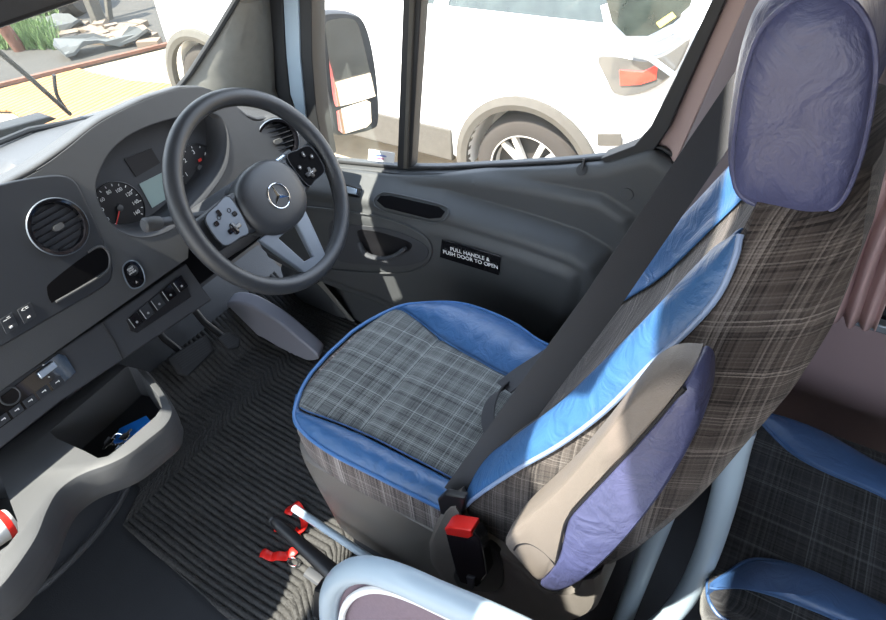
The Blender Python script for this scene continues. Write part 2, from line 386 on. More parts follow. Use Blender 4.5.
def doorx(y, z):
    a = sdist((y, z), armp); b = sdist((y, z), mid); c = sdist((y, z), kick)
    x = 1.105 - .018 * smooth01((b + .012) / .024) - .055 * smooth01((a + .020) / .045) - .02 * smooth01((c + .01) / .03)
    return x - .012 * smooth01((a - .035) / .03)
def dr(s, t):
    y = .225 + (1.36 - .225) * s; zs = sill(y); z0 = -.08
    z = z0 + (zs - z0) * t
    yo = y + max(0, (.75 - z)) * .055 * (1 - s) ** 3
    x = doorx(yo, z); e = zs - z
    if e < .02: x += .012 * (1 - e / .02) ** 2
    return (x, yo, z)
mb = MB(); mb.grid(dr, 170, 130)
dp = obj('door_panel', mb, 'door', door, solid=.02, offset=0)
SD = Surf(dp)
# top rail (ledge under the glass)
pts = [(y, sill(y)) for y in [.225 + i * (1.36 - .225) / 40 for i in range(41)]]
mb = MB(); mb.loft([[(1.105, y, z - .004), (1.105, y, z + .004), (1.15, y, z + .010), (1.15, y, z - .02)] for y, z in pts])
obj('window_sill', mb, 'door', door, bevel=.002)
mb = MB(); mb.tube([(1.122, y, z + .011) for y, z in pts[:-5]], .0045, 8); obj('glass_seal', mb, 'rubber', door)
# corner plate at the rear top of the panel
# window frame, divider
def strip(name, a, b, xa, wid, m, dep=.02, par_=None, bev=.002):
    P = [fx(*q, xa) for q in a]; Q = [fx(*q, xa) for q in b]
    mb = MB(); mb.loft([[p, q, q + Vector((dep, 0, 0)), p + Vector((dep, 0, 0))] for p, q in zip(P, Q)]); return obj(name, mb, m, par_, bevel=bev)
strip('window_divider', [(404, -40), (403, 0), (397, 168)], [(423, -40), (421, 0), (411, 168)], 1.118, 0, 'rubber', .03, door)
strip('divider_strip', [(409, -40), (409, 0), (403, 169)], [(414, -40), (414, 0), (407, 169)], 1.112, 0, 'clad', .01, door)
ex = lambda a, b, t: (a[0] + (a[0] - b[0]) * t, a[1] + (a[1] - b[1]) * t)
strip('door_seal', [(262, -70), (264, 0), (269, 60), (275, 100), (288, 122)], [(280, -70), (282, 0), (285, 55), (289, 95), (298, 120)], 1.10, 0, 'rubber', .05, door)
strip('frame_bright_edge', [(281, -70), (283, 0), (286, 60), (291, 105), (303, 150)], [(296, -70), (298, 0), (300, 60), (306, 120), (312, 160)], 1.105, 0, 'tube', .05, door)
strip('window_frame', [(297, -70), (298, 0), (299, 60), (304, 110), (313, 158)], [(310, -70), (311, 0), (312, 60), (316, 110), (325, 160)], 1.110, 0, 'rubber', .05, door)
strip('window_frame_rear', [(742, -60), (712, 0), (675, 78), (650, 128), (634, 146), (600, 159)], [(757, -60), (726, 0), (690, 80), (668, 130), (650, 156), (610, 166)], 1.108, 0, 'rubber', .04, door)
# glass panes
zt = 1.70
def pane(name, px, m='glass'):
    mb = MB(); P = [fx(u, v, 1.128) for u, v in px]; mb.add(P, [tuple(range(len(P)))]); return obj(name, mb, m, door)
pane('quarter_glass', [(300, -200), (300, 0), (305, 110), (318, 160), (400, 171), (413, -200)])
pane('drop_glass', [(418, -200), (404, 171), (480, 169), (560, 166), (610, 161), (640, 150), (660, 128), (720, 0), (800, -170)])
# sticker on the quarter glass
mb = MB(); P = [fx(*q, 1.124) for q in ((369, 149), (395, 153), (394, 163), (368, 160))]; mb.prism(P, (-.001, 0, 0)); st = obj('glass_sticker', mb, 'white', door); st['label'] = 'small white sticker with blue and pink print'
rr_ = (P[1] - P[0]).normalized(); uu_ = (P[0] - P[3]).normalized(); c_ = sum(P, Vector()) / 4 + Vector((-.002, 0, 0))
for i, (w_, m_) in enumerate(((.036, 'blueink'), (.026, 'pink'))):
    mb = MB(); q = c_ + uu_ * (.003 - .009 * i)
    for kx in range(int(w_ / .004)):
        mb.box(q + rr_ * (-w_ / 2 + kx * .004 + .0015), (.0006, .0026, .004))
    obj('print_line', mb, m_, st, smooth=False)
# armrest ledge pocket, handle bowl, lever, label, switch, plug
slab('grab_slot', SD, [(378, 201), (382, 196), (392, 196), (440, 207), (446, 212), (442, 218), (430, 219), (386, 208)], 'void', door, .0015, .0045)
mbx = [SD(u, v, .003)[0] for u, v in cr([(374, 202), (380, 195), (392, 194), (440, 205), (449, 212), (444, 220), (430, 221.5), (384, 210)], 5, True)]
mb = MB(); mb.tube(mbx, .0022, 6, closed=True); obj('slot_rim', mb, 'door', door)
bowl = slab('handle_bowl', SD, cr([(330, 222), (350, 224), (385, 228), (412, 237), (428, 248), (424, 260), (400, 266), (370, 264), (335, 258)], 4, True), 'low', door, .003, bevel=.001)
slab('handle_recess', SD, cr([(358, 231), (372, 230), (395, 236), (412, 243), (408, 251), (388, 255), (368, 250)], 4, True), 'black', door, .0045)
hp = [SD(u, v, o_)[0] for u, v, o_ in ((362, 240, .012), (370, 249, .022), (385, 252, .030), (400, 250, .030), (410, 244, .018))]
mb = MB(); mb.tube(cr(hp, 5), [.005] + [.0075] * 19 + [.005], 10, flat=.7); dh = obj('door_handle', mb, 'low', door)
rimp = [SD(u, v, .004)[0] for u, v in cr([(300, 206), (345, 211), (385, 218), (415, 229), (431, 243), (429, 260), (410, 271), (370, 272), (320, 268)], 6)]
mb = MB(); mb.tube(rimp, .0025, 8); obj('bowl_rim', mb, 'door', door)
lab = slab('label_plate', SD, [(443, 238), (502, 255), (500, 274), (441, 256)], 'gloss', door, .0022, .004, bevel=.0008); lab['label'] = 'black plate with white lettering'
o1, n1 = SD(471.8, 254.6, .0066); ra = SD(498, 255, 0)[0] - SD(448, 241, 0)[0]; ua = SD(472, 245, 0)[0] - SD(470, 256, 0)[0]
text_mesh('lettering', 'PULL HANDLE &\nPUSH DOOR TO OPEN', .0144, o1 + n1 * .003, ra, ua, 'white', lab, bold=.0002)
pg = slab('window_switch', SD, [(344, 184), (362, 189), (360, 198), (342, 195)], 'gloss', door, .003, bevel=.0008)
slab('switch_rocker', SD, [(348, 187), (358, 190), (357, 195.5), (346, 193.5)], 'silver', pg, .003, .003, bevel=.0008)
c0, n0 = SD(627, 194)
mb = MB(); mb.lathe([(0.0001, .0), (.0135, .0), (.0135, .002), (.0125, .003), (.0001, .003)], c0, n0, 24); obj('screw_cap', mb, 'door', door)
c0, n0 = SD(582, 170, 0)
mb = MB(); mb.lathe([(.0001, 0), (.012, 0), (.012, .002), (.0001, .003)], c0, n0, 20); mb.cyl(c0, c0 + Vector((0.01, 0, .02)), .004, n=10); obj('lock_pin', mb, 'black', door)
slab('speaker_seam', SD, [(317, 283), (322, 281), (362, 330), (358, 332)], 'trim', door, .001)

# ================================================================== DASHBOARD
dash = thing('dashboard', 'dark grey dashboard with instrument binnacle, round vents and switch rows', 'dashboard', (0, 1.2, .6))
FP = Vector((0, .99, .655)); FN = Vector((0, -.939, .345)).normalized()
def fp(u, v, off=0): return fn(u, v, FP + FN * off, FN)
def FX(x, z):   # point on the fascia plane by x and z
    return Vector((x, .99 + (z - .655) * .345 / .939, z))
hole_px = [(97, 200), (95, 183), (101, 166), (110, 151), (124, 138), (142, 128), (164, 120), (190, 114), (210, 112), (224, 120), (230, 142), (226, 170), (205, 200), (175, 228), (147, 238), (124, 234), (108, 221)]
hole = [fp(u, v) for u, v in cr(hole_px, 4, True)]
# front face shell
topz = [(-.95, .895), (.30, .895), (.42, .898), (.48, .905), (.56, .918), (.66, .918), (.74, .908), (.79, .888), (.82, .850), (.85, .80), (.90, .785), (.97, .755)]
outline = [FX(-.95, .655), FX(.56, .652), FX(.60, .70), FX(.93, .64), FX(.97, .66)] + [FX(x, z) for x, z in cr(list(reversed(topz)), 4)]
mb = MB(); mb.prism([p for p in outline], -FN * .03)
fas = obj('fascia', mb, 'dash', dash)
mc = MB(); mc.prism([p + FN * .05 for p in hole], -FN * .2); cc = obj('c', mc, 'dash')
pock_px = [(47, 290), (52, 281), (90, 252), (104, 249), (108, 254), (108, 262), (105, 270), (58, 299), (51, 302)]
cut(fas, [cc])
q = fas.modifiers.new('b', 'BEVEL'); q.width = .004; q.segments = 3; q.limit_method = 'ANGLE'; q.angle_limit = math.radians(40)
# top pad, sloping down to the screen
def top(s, t):
    x = -.95 + s * 1.92; z0 = lerp(topz, x); p = FX(x, z0)
    ys, zs = p.y + .003, z0
    ye = lerp([(-.95, 1.50), (.6, 1.49), (.9, 1.44), (1.1, 1.25)], x); ze = lerp([(-.95, .80), (.6, .79), (1.07, .74)], x)
    y = ys + (ye - ys) * t
    bulge = .002 * math.sin(PI * min(1, t * 4.0)) if t < .25 else 0
    z = zs + (ze - zs) * smooth01(min(1, t * 1.5)) + bulge * .6 - (.035 * math.sin(PI * (t - .30) / .5) if .30 < t < .8 and x < .5 else 0)
    return (x, y, z)
mb = MB(); mb.grid(top, 90, 26); obj('top_pad', mb, 'dash', dash, solid=.006, offset=0)
mb = MB(); mb.grid(lambda s, t: tuple(Vector(top(s * .7, .62 + t * .36)) + Vector((0, 0, .006))), 40, 3); obj('defrost_strip', mb, 'rubber', dash, solid=.003)
# binnacle tunnel and cluster plate
back = [p + Vector((.0, .075, .010)) for p in hole]
mb = MB(); mb.loft([hole, [h * .5 + b * .5 + Vector((0, 0, .002)) for h, b in zip(hole, back)], back], cap0=False, cap1=False); obj('binnacle', mb, 'low', dash, solid=.002)
CP = back[0] + Vector((0, -.004, 0)); 
ctr = sum(back, Vector()) / len(back)
# plate plane through the back ring
CN = FN
mb = MB(); mb.prism([p + Vector((0, -.012, 0)) for p in back], -FN * .012); cl = obj('instrument_cluster', mb, 'low', dash, smooth=False)
cp0 = back[0] + Vector((0, -.012, 0))
def cp(u, v, off=0): return fn(u, v, cp0 + FN * off, FN)
cu = (cp(140, 170) - cp(130, 170)); RX = Vector((1, 0, 0)); RU = Vector((0, .345, .939)).normalized()
def dial(c, r, nums, a0, a1, needle_a, fs):
    mb = MB(); mb.lathe([(.0001, 0), (r, 0), (r, .002), (r * .96, .003), (r * .95, .0012), (.0001, .0012)], c, FN, 48); d = obj('gauge', mb, 'black', cl)
    mb = MB()
    for i in range(len(nums) * 2 - 1):
        a = math.radians(a0 + (a1 - a0) * i / (len(nums) * 2 - 2)); dr_ = RX * math.cos(a) + RU * math.sin(a); tr = RX * -math.sin(a) + RU * math.cos(a)
        p, q = c + dr_ * r * .90 + FN * .0016, c + dr_ * r * .82 + FN * .0016; w = tr * (.0007)
        mb.add([p - w, p + w, q + w, q - w], [(0, 1, 2, 3)])
    obj('tick_marks', mb, 'white', d, smooth=False)
    for i, s in enumerate(nums):
        a = math.radians(a0 + (a1 - a0) * i / (len(nums) - 1)); text_mesh('numeral', s, fs, c + (RX * math.cos(a) + RU * math.sin(a)) * r * .66 + FN * .0016, RX, RU, 'white', d)
    a = math.radians(needle_a); dr_ = RX * math.cos(a) + RU * math.sin(a); tr = RX * -math.sin(a) + RU * math.cos(a)
    mb = MB(); mb.prism([c - tr * .0013 + FN * .004, c + tr * .0013 + FN * .004, c + dr_ * r * .8 + tr * .0006 + FN * .004, c + dr_ * r * .8 - tr * .0006 + FN * .004], FN * .001); obj('needle', mb, 'needle', d, smooth=False)
    mb = MB(); mb.lathe([(.0001, .001), (.007, .001), (.006, .006), (.0001, .007)], c, FN, 20); obj('needle_hub', mb, 'dash', d)
    return d
dial(cp(119, 208, .001), .050, ['0', '20', '40', '60', '80', '100', '120', '140', '160'], 225, -45, 222, .0095)
dial(cp(199, 168, .001), .050, ['0', '1', '2', '3', '4', '5'], 225, -20, 240, .012)
mb = MB(); q = cp(200, 160, .006); mb.box(q, (.008, .001, .006)); obj('warning_lamp', mb, 'needle', cl, smooth=False)
mb = MB(); mb.prism([cp(*p, .001) for p in ((139, 184), (163, 172), (171, 196), (152, 208))], FN * .001); obj('display', mb, 'lcd', cl, smooth=False)
mb = MB(); mb.prism([cp(*p, .001) for p in ((124, 159), (151, 148), (160, 163), (136, 177))], FN * .001); obj('trip_display', mb, 'black', cl, smooth=False)
# under-dash body
mb = MB(); mb.box((.0, 1.33, .585), (1.9, .40, .25)); obj('dash_core', mb, 'void', dash, bevel=.01)
# centre panel
cpx = [(-30, 198), (0, 184), (40, 176), (62, 175), (74, 180), (82, 192), (100, 232), (112, 262), (112, 276), (104, 287), (60, 313), (0, 348), (-60, 383), (-60, 210)]
pan = [fp(u, v, .004) for u, v in cr(cpx, 3, True)]
mb = MB(); mb.prism(pan, -FN * .012); cpn = obj('centre_panel', mb, 'panel', dash)
mc = MB(); mc.prism([fp(u, v, .02) for u, v in cr(pock_px, 3, True)], -FN * .019); c1 = obj('c', mc, 'panel')
# pocket only visually recessed: dark inset with a raised rim
bpy.data.objects.remove(c1)
q = cpn.modifiers.new('b', 'BEVEL'); q.width = .003; q.segments = 2; q.limit_method = 'ANGLE'
mb = MB(); mb.prism([fp(u, v, .0045) for u, v in cr(pock_px, 3, True)], FN * .0006); obj('storage_slot', mb, 'void', dash, smooth=False)
mb = MB(); mb.tube([fp(u, v, .006) for u, v in cr([(88, 252), (100, 246), (108, 252), (110, 262), (106, 272), (84, 286), (56, 302)], 5)], .0024, 8); obj('slot_rim', mb, 'dash', dash)
def vent(c, nrm, r, par_, tilt=0):
    nrm = Vector(nrm).normalized()
    mb = MB(); mb.lathe([(r * .80, -.004), (r * .98, .0), (r * 1.04, .006), (r * 1.0, .010), (r * .90, .009), (r * .84, .002), (r * .80, -.004)], c, nrm, 48); v = obj('air_vent', mb, 'gloss', par_)
    mb = MB(); mb.lathe([(r * .99, .008), (r * 1.03, .0095), (r * 1.06, .007), (r * 1.04, .005)], c, nrm, 48); obj('vent_ring', mb, 'spoke', v)
    mb = MB(); mb.lathe([(.0001, -.006), (r * .84, -.004), (r * .84, -.012), (.0001, -.012)], c, nrm, 32); obj('vent_bowl', mb, 'black', v)
    u = nrm.cross(Vector((0, 0, 1))).normalized(); w = nrm.cross(u).normalized(); mb = MB()
    R = Matrix((u, w, nrm)).transposed()
    for k in range(-3, 4):
        L_ = 2 * math.sqrt(max(0, (r * .8) ** 2 - (k * r * .23) ** 2)); mb.box(c + w * k * r * .23, (L_, .0016, .009), R @ Matrix.Rotation(.5, 3, 'X'))
    obj('vent_slats', mb, 'black', v)
    mb = MB(); mb.loft([[c + R @ Vector((x * s, y * s, h)) for x, y in rrect(.020, .010, .0045)] for s, h in ((.9, -.002), (1, .004), (.92, .009))]); obj('vent_knob', mb, 'dash', v)
    return v
vent(fp(57, 227, .004), FN, .046, dash)
# right vent sits on a pod behind the wheel
vn = Vector((-.35, -.88, .30))
vp = fp(277, 141, .0)
mb = MB(); mb.lathe([(.056, -.05), (.056, -.01), (.050, .001), (.040, .002)], vp, vn, 40); obj('vent_pod', mb, 'dash', dash)
vent(vp, vn, .046, dash)
# start button
stb = [fp(u, v, .002) for u, v in cr([(122, 268), (128, 261), (136, 262), (142, 270), (144, 281), (139, 287), (131, 288), (125, 280)], 4, True)]
mb = MB(); mb.prism(stb, FN * .0025); sb = obj('start_button', mb, 'gloss', dash, bevel=.0008)
mb = MB(); mb.tube([p + FN * .003 for p in stb], .0013, 6, closed=True); obj('button_ring', mb, 'spoke', sb)
mb = MB(); mb.lathe([(.0001, .0045), (.0105, .0045), (.012, .003), (.012, .002)], fp(131.5, 270.5), FN, 24); obj('button_cap', mb, 'low', sb)
text_mesh('button_text', 'START\nSTOP\nENGINE', .0042, fp(131.5, 270.5, .0052), RX, RU, 'white', sb)
text_mesh('stop_symbol', 'A', .006, fp(136.5, 282, .005), RX, RU, 'white', sb)
# light switch knob on a stalk end, left of wheel
# lower panel under the fascia
LN = Vector((0, -.90, .42)).normalized(); LP = Vector((0, 1.005, .65))
def lp(u, v, off=0): return fn(u, v, LP + LN * off, LN)
low_px = [(-60, 425), (0, 389), (93, 328), (186, 263), (192, 272), (212, 300), (120, 362), (60, 402), (0, 449), (-60, 489)]
mb = MB(); mb.prism([lp(u, v) for u, v in low_px], -LN * .03); obj('lower_panel', mb, 'low', dash, bevel=.003)
mb = MB(); mb.tube([lp(102, 322, .001), lp(114, 341, .001), lp(123, 360, .001)], .0012, 6); obj('panel_seam', mb, 'rubber', dash)
sw_px = [(126, 320), (176, 277), (184, 279), (191, 297), (137, 333), (130, 331)]
mb = MB(); mb.prism([lp(u, v, .0005) for u, v in sw_px], LN * .0015); row = obj('switch_row', mb, 'black', dash, bevel=.0005)
for i in range(5):
    a = (133 + i * 11.2, 318 - i * 9.0)
    mb = MB(); mb.prism([lp(a[0] + x, a[1] + y, .002) for x, y in ((-5, 0), (3, -7), (10, 4), (2, 10.5))], LN * .003); s_ = obj('rocker_switch', mb, 'panel' if i in (1, 2) else 'gloss', row, bevel=.0008)
    mb = MB(); mb.tube([lp(a[0] - 4.5, a[1] + 1, .0055), lp(a[0] + 2, a[1] + 10, .0055)], .0006, 5); obj('switch_edge', mb, 'greymark', s_)
    mb = MB(); mb.lathe([(.0012, 0), (.0022, 0), (.0022, .0004), (.0012, .0004)], lp(a[0] + 4, a[1] + 4, .0052), LN, 12); obj('switch_symbol', mb, 'greymark', s_)
# buttons of the centre panel (two) 
for (u, v), sy in (((8, 321), '~='), ((26, 311), '<=')):
    mb = MB(); mb.prism([fp(u + x, v + y, .0045) for x, y in ((-9, -1), (4, -9), (11, 5), (-2, 13))], FN * .0012); s_ = obj('panel_button', mb, 'panel', dash, bevel=.0005)
    text_mesh('button_symbol', sy, .011, fp(u - 1, v - 2, .0062), RX, RU, 'white', s_)
    mb = MB(); mb.box(fp(u + 3, v + 6, .006), (.005, .0008, .003)); obj('button_mark', mb, 'white', s_, smooth=False)
# climate unit in the lower panel
cu_px = [(-40, 430), (0, 397), (58, 353), (66, 356), (76, 372), (70, 378), (0, 428), (-40, 460)]
mb = MB(); mb.prism([lp(u, v, .0005) for u, v in cu_px], LN * .002); ctl = obj('control_unit', mb, 'gloss', dash, bevel=.0006)
mb = MB(); mb.prism([lp(u, v, .0025) for u, v in ((36, 373), (52, 361), (57, 366), (40, 379))], LN * .008); obj('slide_knob', mb, 'silver', ctl, bevel=.0015)
for u, v in ((43, 365), (49, 377)):
    mb = MB(); mb.lathe([(.0001, 0), (.0013, 0), (.0013, .0004), (.0001, .0004)], lp(u, v, .0028), LN, 10); obj('unit_dot', mb, 'white', ctl)
for i in range(5):
    u, v = 56 - i * 13.5, 383 - i * 0 + i * 9.3
    mb = MB(); mb.prism([lp(u + x, v + y, .003) for x, y in ((-7, 0), (4, -8), (9, -1), (-2, 7))], LN * .001); s_ = obj('unit_button', mb, 'panel', ctl, bevel=.0004)
    mb = MB(); mb.box(lp(u + 1, v - 1, .0045), (.006, .0006, .0016)); mb.box(lp(u + 3, v - 2, .0045), (.0015, .0006, .004)); obj('unit_symbol', mb, 'white', s_, smooth=False)
c0 = lp(10, 396, .003); mb = MB(); mb.lathe([(.013, 0), (.0145, .001), (.016, 0)], c0, LN, 32); obj('dial_ring', mb, 'low', ctl)

# ------------------------------------------------ console shelf with pockets
shelf = thing('console_shelf', 'dark protruding shelf below the dashboard with sunlit rim and open pockets', 'shelf', (.1, 1.0, .3))
sh = [(-.60, 1.08), (.365, 1.06)] + [tuple(fz(u, v, .5).xy) for u, v in ((146, 368), (160, 384), (170, 400), (173, 412), (166, 425), (148, 440), (128, 455), (108, 465), (88, 472), (72, 480), (58, 492), (48, 510), (38, 535), (20, 563), (0, 588), (-30, 612))] + [(-.60, .80)]
head, tail = sh[:2], sh[2:-1]; tl = cr(tail, 4)
so = head + tl + sh[-1:]
cx_ = .0
def ins(pts, d):
    out = []; n = len(pts)
    for i in range(n):
        a = Vector(pts[i - 1]); b = Vector(pts[i]); c = Vector(pts[(i + 1) % n]); t = (c - a).normalized(); nn_ = Vector((t.y, -t.x)); out.append(b + nn_ * d)
    return out
area = sum(so[i][0] * so[(i + 1) % len(so)][1] - so[(i + 1) % len(so)][0] * so[i][1] for i in range(len(so)))
sg = -1 if area > 0 else 1
rings = []
for d, z in ((.030, .405), (.010, .415), (.002, .435), (.004, .452), (.0, .456), (0, .488), (.004, .497), (.012, .500)):
    rings.append([Vector((p[0], p[1], z)) for p in ins(so, d * sg)])
mb = MB(); mb.loft(rings); body = obj('shelf_body', mb, 'dash', shelf)
p1 = [fz(u, v, .5) for u, v in ((49, 432), (56, 426), (118, 374), (128, 365), (137, 367), (150, 384), (160, 397), (163, 407), (156, 417), (120, 448), (108, 457), (98, 459), (85, 452), (56, 439))]
mc = MB(); mc.loft([[p + Vector((0, 0, .02)) for p in p1], [p * .92 + (sum(p1, Vector()) / len(p1)) * .08 + Vector((0, .004, -.082)) for p in p1]]); c1 = obj('c', mc, 'black')
p2 = [fz(u, v, .5) for u, v in ((-40, 478), (0, 476), (5, 488), (17, 520), (18, 532), (8, 545), (-30, 572), (-60, 560))]
mc = MB(); mc.loft([[p + Vector((0, 0, .02)) for p in p2], [p + Vector((0, 0, -.07)) for p in p2]]); c2 = obj('c', mc, 'black')
cut(body, [c1, c2])
q = body.modifiers.new('b', 'BEVEL'); q.width = .0035; q.segments = 2; q.limit_method = 'ANGLE'; q.angle_limit = math.radians(50)
pc = sum(p1, Vector()) / len(p1)
mb = MB(); mb.prism([p * .9 + pc * .1 + Vector((0, 0, -.0805)) for p in p1], (0, 0, .002)); obj('pocket_liner', mb, 'black', shelf, smooth=False)
# lower console body
lc = [(-.6, 1.0)] + [tuple(fz(u, v, .02).xy) for u, v in ((-30, 640), (13, 606), (45, 583), (75, 555), (98, 530), (115, 508), (126, 488), (131, 470))] + [(.36, 1.40), (-.6, 1.40)]
def lring(z, d): return [Vector((x, y, z)) for x, y in ([lc[0]] + [(a, b + d) for a, b in lc[1:-2]] + lc[-2:])]
mb = MB(); mb.loft([lring(0.0, 0), lring(.012, 0), lring(.02, .010), lring(.10, .02), lring(.25, -.02), lring(.41, -.05)]); obj('console_base', mb, 'low', shelf)
mb = MB(); mb.tube([fz(u, v, .03) + Vector((0, -.004, 0)) for u, v in cr([(13, 606), (45, 583), (75, 555), (98, 530), (115, 508), (126, 488)], 4)], .007, 8); obj('base_ridge', mb, 'dash', shelf)

# things in the pockets
tg = [fz(u, v, .428) for u, v in ((114, 444), (120, 430), (147, 417), (153, 424), (128, 444))]
mb = MB(); mb.prism(tg, (0, 0, .005)); tag(obj('key_tag', mb, 'bluecard', bevel=.001), 'flat bright blue plastic tag lying in the console pocket', 'tag')
kr = thing('key_bunch', 'small bunch of silver keys on a ring beside the blue tag', 'keys', tuple(fz(118, 445, .43)))
c0 = fz(117, 440, .440)
mb = MB(); mb.tube([c0 + Vector((math.cos(a) * .013, math.sin(a) * .013, .003 * math.sin(2 * a))) for a in [2 * PI * k / 20 for k in range(20)]], .0012, 6, closed=True); obj('key_ring', mb, 'chrome', kr)
for k, (a, b) in enumerate((((112, 438), (104, 449)), ((122, 440), (131, 430)), ((118, 446), (128, 452)))):
    A_, B_ = fz(*a, .438 + k * .003), fz(*b, .435 + k * .002); t = (B_ - A_).normalized(); s_ = Vector((-t.y, t.x, 0))
    mb = MB(); mb.prism([A_ + s_ * .008, A_ - s_ * .008, A_ + t * .014 - s_ * .008, A_ + t * .018 - s_ * .003, B_ - s_ * .003, B_ + t * .003, B_ + s_ * .003, A_ + t * .018 + s_ * .003, A_ + t * .014 + s_ * .008], (0, 0, .0018)); obj('key', mb, 'chrome', kr, bevel=.0003)
bt = thing('drink_can', 'white and red can lying in the pocket at the left edge', 'can', tuple(fz(-8, 530, .44)))
c0, c1_ = fz(-26, 545, .487), fz(12, 520, .475); ax_ = (c1_ - c0).normalized()
mb = MB(); mb.lathe([(.0001, 0), (.022, 0), (.025, .005), (.025, (c1_ - c0).length - .006), (.021, (c1_ - c0).length), (.0001, (c1_ - c0).length)], c0, ax_, 32); obj('can_body', mb, 'white', bt)
mb = MB(); L_ = (c1_ - c0).length; mb.lathe([(.0252, L_ - .016), (.0254, L_ - .014), (.0254, L_ - .007), (.0252, L_ - .006)], c0, ax_, 32); obj('red_band', mb, 'red', bt)
# ================================================================== STEERING WHEEL
W = Vector((.681, .853, .774)); wn = Vector((.077, -.8648, .5024)).normalized()
we1 = (Vector((1, 0, 0)) - wn * wn.x).normalized(); we2 = wn.cross(we1)
def wl_(x, y, z=0): return W + we1 * x + we2 * y + wn * z
sw = thing('steering_wheel', 'black leather three-spoke steering wheel with star emblem on its hub', 'steering wheel', tuple(W))
def wob(name, rings_or_mb, m, parent=None, **k):
    rings_or_mb.v = [wl_(*p) for p in rings_or_mb.v]; return obj(name, rings_or_mb, m, parent or sw, **k)
mb = MB(); Rr = .179
mb.tube([(Rr * math.cos(a), Rr * math.sin(a), 0) for a in [2 * PI * k / 96 for k in range(96)]], [.0158 + .0012 * (abs(math.cos(a)) ** 6) for a in [2 * PI * k / 96 for k in range(96)]], 20, closed=True)
wob('rim', mb, 'wheel')
mb = MB(); mb.tube([((Rr - .0162) * math.cos(a), (Rr - .0162) * math.sin(a), -.002) for a in [2 * PI * k / 96 for k in range(96)]], .0009, 6, closed=True); wob('rim_stitching', mb, 'rubber')
# hub
hubc = (0, -.012)
def hub_r(s, z): return [(hubc[0] + s * .078 * math.copysign(abs(math.cos(a)) ** .9, math.cos(a)), hubc[1] + s * (.066 if math.sin(a) > 0 else .070) * math.copysign(abs(math.sin(a)) ** .9, math.sin(a)), z) for a in [2 * PI * k / 48 for k in range(48)]]
mb = MB(); mb.loft([hub_r(.90, -.035), hub_r(.98, -.01), hub_r(1.0, .004), hub_r(.97, .012), hub_r(.88, .0175), hub_r(.7, .021), hub_r(.4, .0235), hub_r(.1, .024)]); hub = wob('hub', mb, 'wheel')
# emblem
ec = (0, -.016, .0245)
mb = MB(); mb.tube([(ec[0] + .0235 * math.cos(a), ec[1] + .0235 * math.sin(a), ec[2]) for a in [2 * PI * k / 40 for k in range(40)]], .0014, 8, closed=True); em = wob('emblem', mb, 'chrome')
mb = MB(); mb.lathe([(.0001, 0), (.0225, 0), (.0225, .0006), (.0001, .0006)], (ec[0], ec[1], ec[2] - .0012), (0, 0, 1), 32); wob('emblem_disc', mb, 'low', em)
mb = MB()
for k in range(3):
    a = PI / 2 + 2 * PI * k / 3; tip = (ec[0] + .0228 * math.cos(a), ec[1] + .0228 * math.sin(a), ec[2])
    l_ = (ec[0] + .0042 * math.cos(a + PI / 3), ec[1] + .0042 * math.sin(a + PI / 3), ec[2] - .0004); r_ = (ec[0] + .0042 * math.cos(a - PI / 3), ec[1] + .0042 * math.sin(a - PI / 3), ec[2] - .0004)
    mb.add([tip, l_, (ec[0], ec[1], ec[2] + .0028), r_], [(0, 1, 2), (0, 2, 3)])
wob('emblem_star', mb, 'chrome', em, smooth=False)
# side spokes with button pads
for sx in (-1, 1):
    f = lambda x, y, z: (sx * x, y, z)
    sec = [(.060, .032, -.050, .002), (.085, .034, -.044, .001), (.110, .032, -.040, -.001), (.140, .030, -.038, -.003), (.168, .030, -.036, -.004)]
    rings = [[f(x, yt, z - .012), f(x, yt, z - .002), f(x, yt - .006, z + .004), f(x, yb + .006, z + .004), f(x, yb, z - .002), f(x, yb, z - .012)] for x, yt, yb, z in sec]
    mb = MB(); mb.loft(rings); spk = wob('spoke', mb, 'wheel', bevel=.003)
    padp = cr([(.080, .030), (.112, .031), (.142, .026), (.150, .008), (.149, -.022), (.140, -.034), (.110, -.036), (.086, -.034)], 4, True)
    mb = MB(); mb.prism([f(x, y, .004) for x, y in padp], (0, 0, .005)); pad = wob('button_pad', mb, 'spoke' if sx < 0 else 'void', bevel=.0012)  # left pad takes a pale colour in place of its sky reflection
    if sx < 0: pad['label'] = 'button pad with a sky reflection painted in as pale colour'
    mb = MB(); mb.tube([f(x, y, .0085) for x, y in padp], .0011, 6, closed=True); wob('pad_edge', mb, 'low', pad)
    bm_ = 'gloss' if sx < 0 else 'black'; mm = 'black' if sx < 0 else 'white'
    for x, y, w_, h_ in ((.110, -.018, .030, .009), (.110, -.018, .010, .022), (.134, .006, .009, .009), (.092, .002, .009, .009), (.118, .018, .007, .012)):
        mb = MB(); mb.loft([[f(x + a * s, y + b * s, z) for a, b in rrect(w_, h_, min(w_, h_) * .35, 3)] for s, z in ((1, .008), (1, .0108), (.85, .0118))]); b_ = wob('button', mb, bm_, pad)
        if sx > 0: mb = MB(); mb.box(f(x, y, .0121), (w_ * .35, .0012, .0004)); mb.box(f(x, y, .0121), (.0012, h_ * .3, .0004)); wob('button_mark', mb, mm, b_, smooth=False)
    if sx < 0:
        for dx in (-.014, .014): mb = MB(); mb.tube([(-.110 + dx * .9 + .0035 * math.cos(a), .012 + .0035 * math.sin(a), .0095) for a in [2 * PI * k / 12 for k in range(12)]], .0007, 5, closed=True); wob('pad_symbol', mb, 'black', pad)
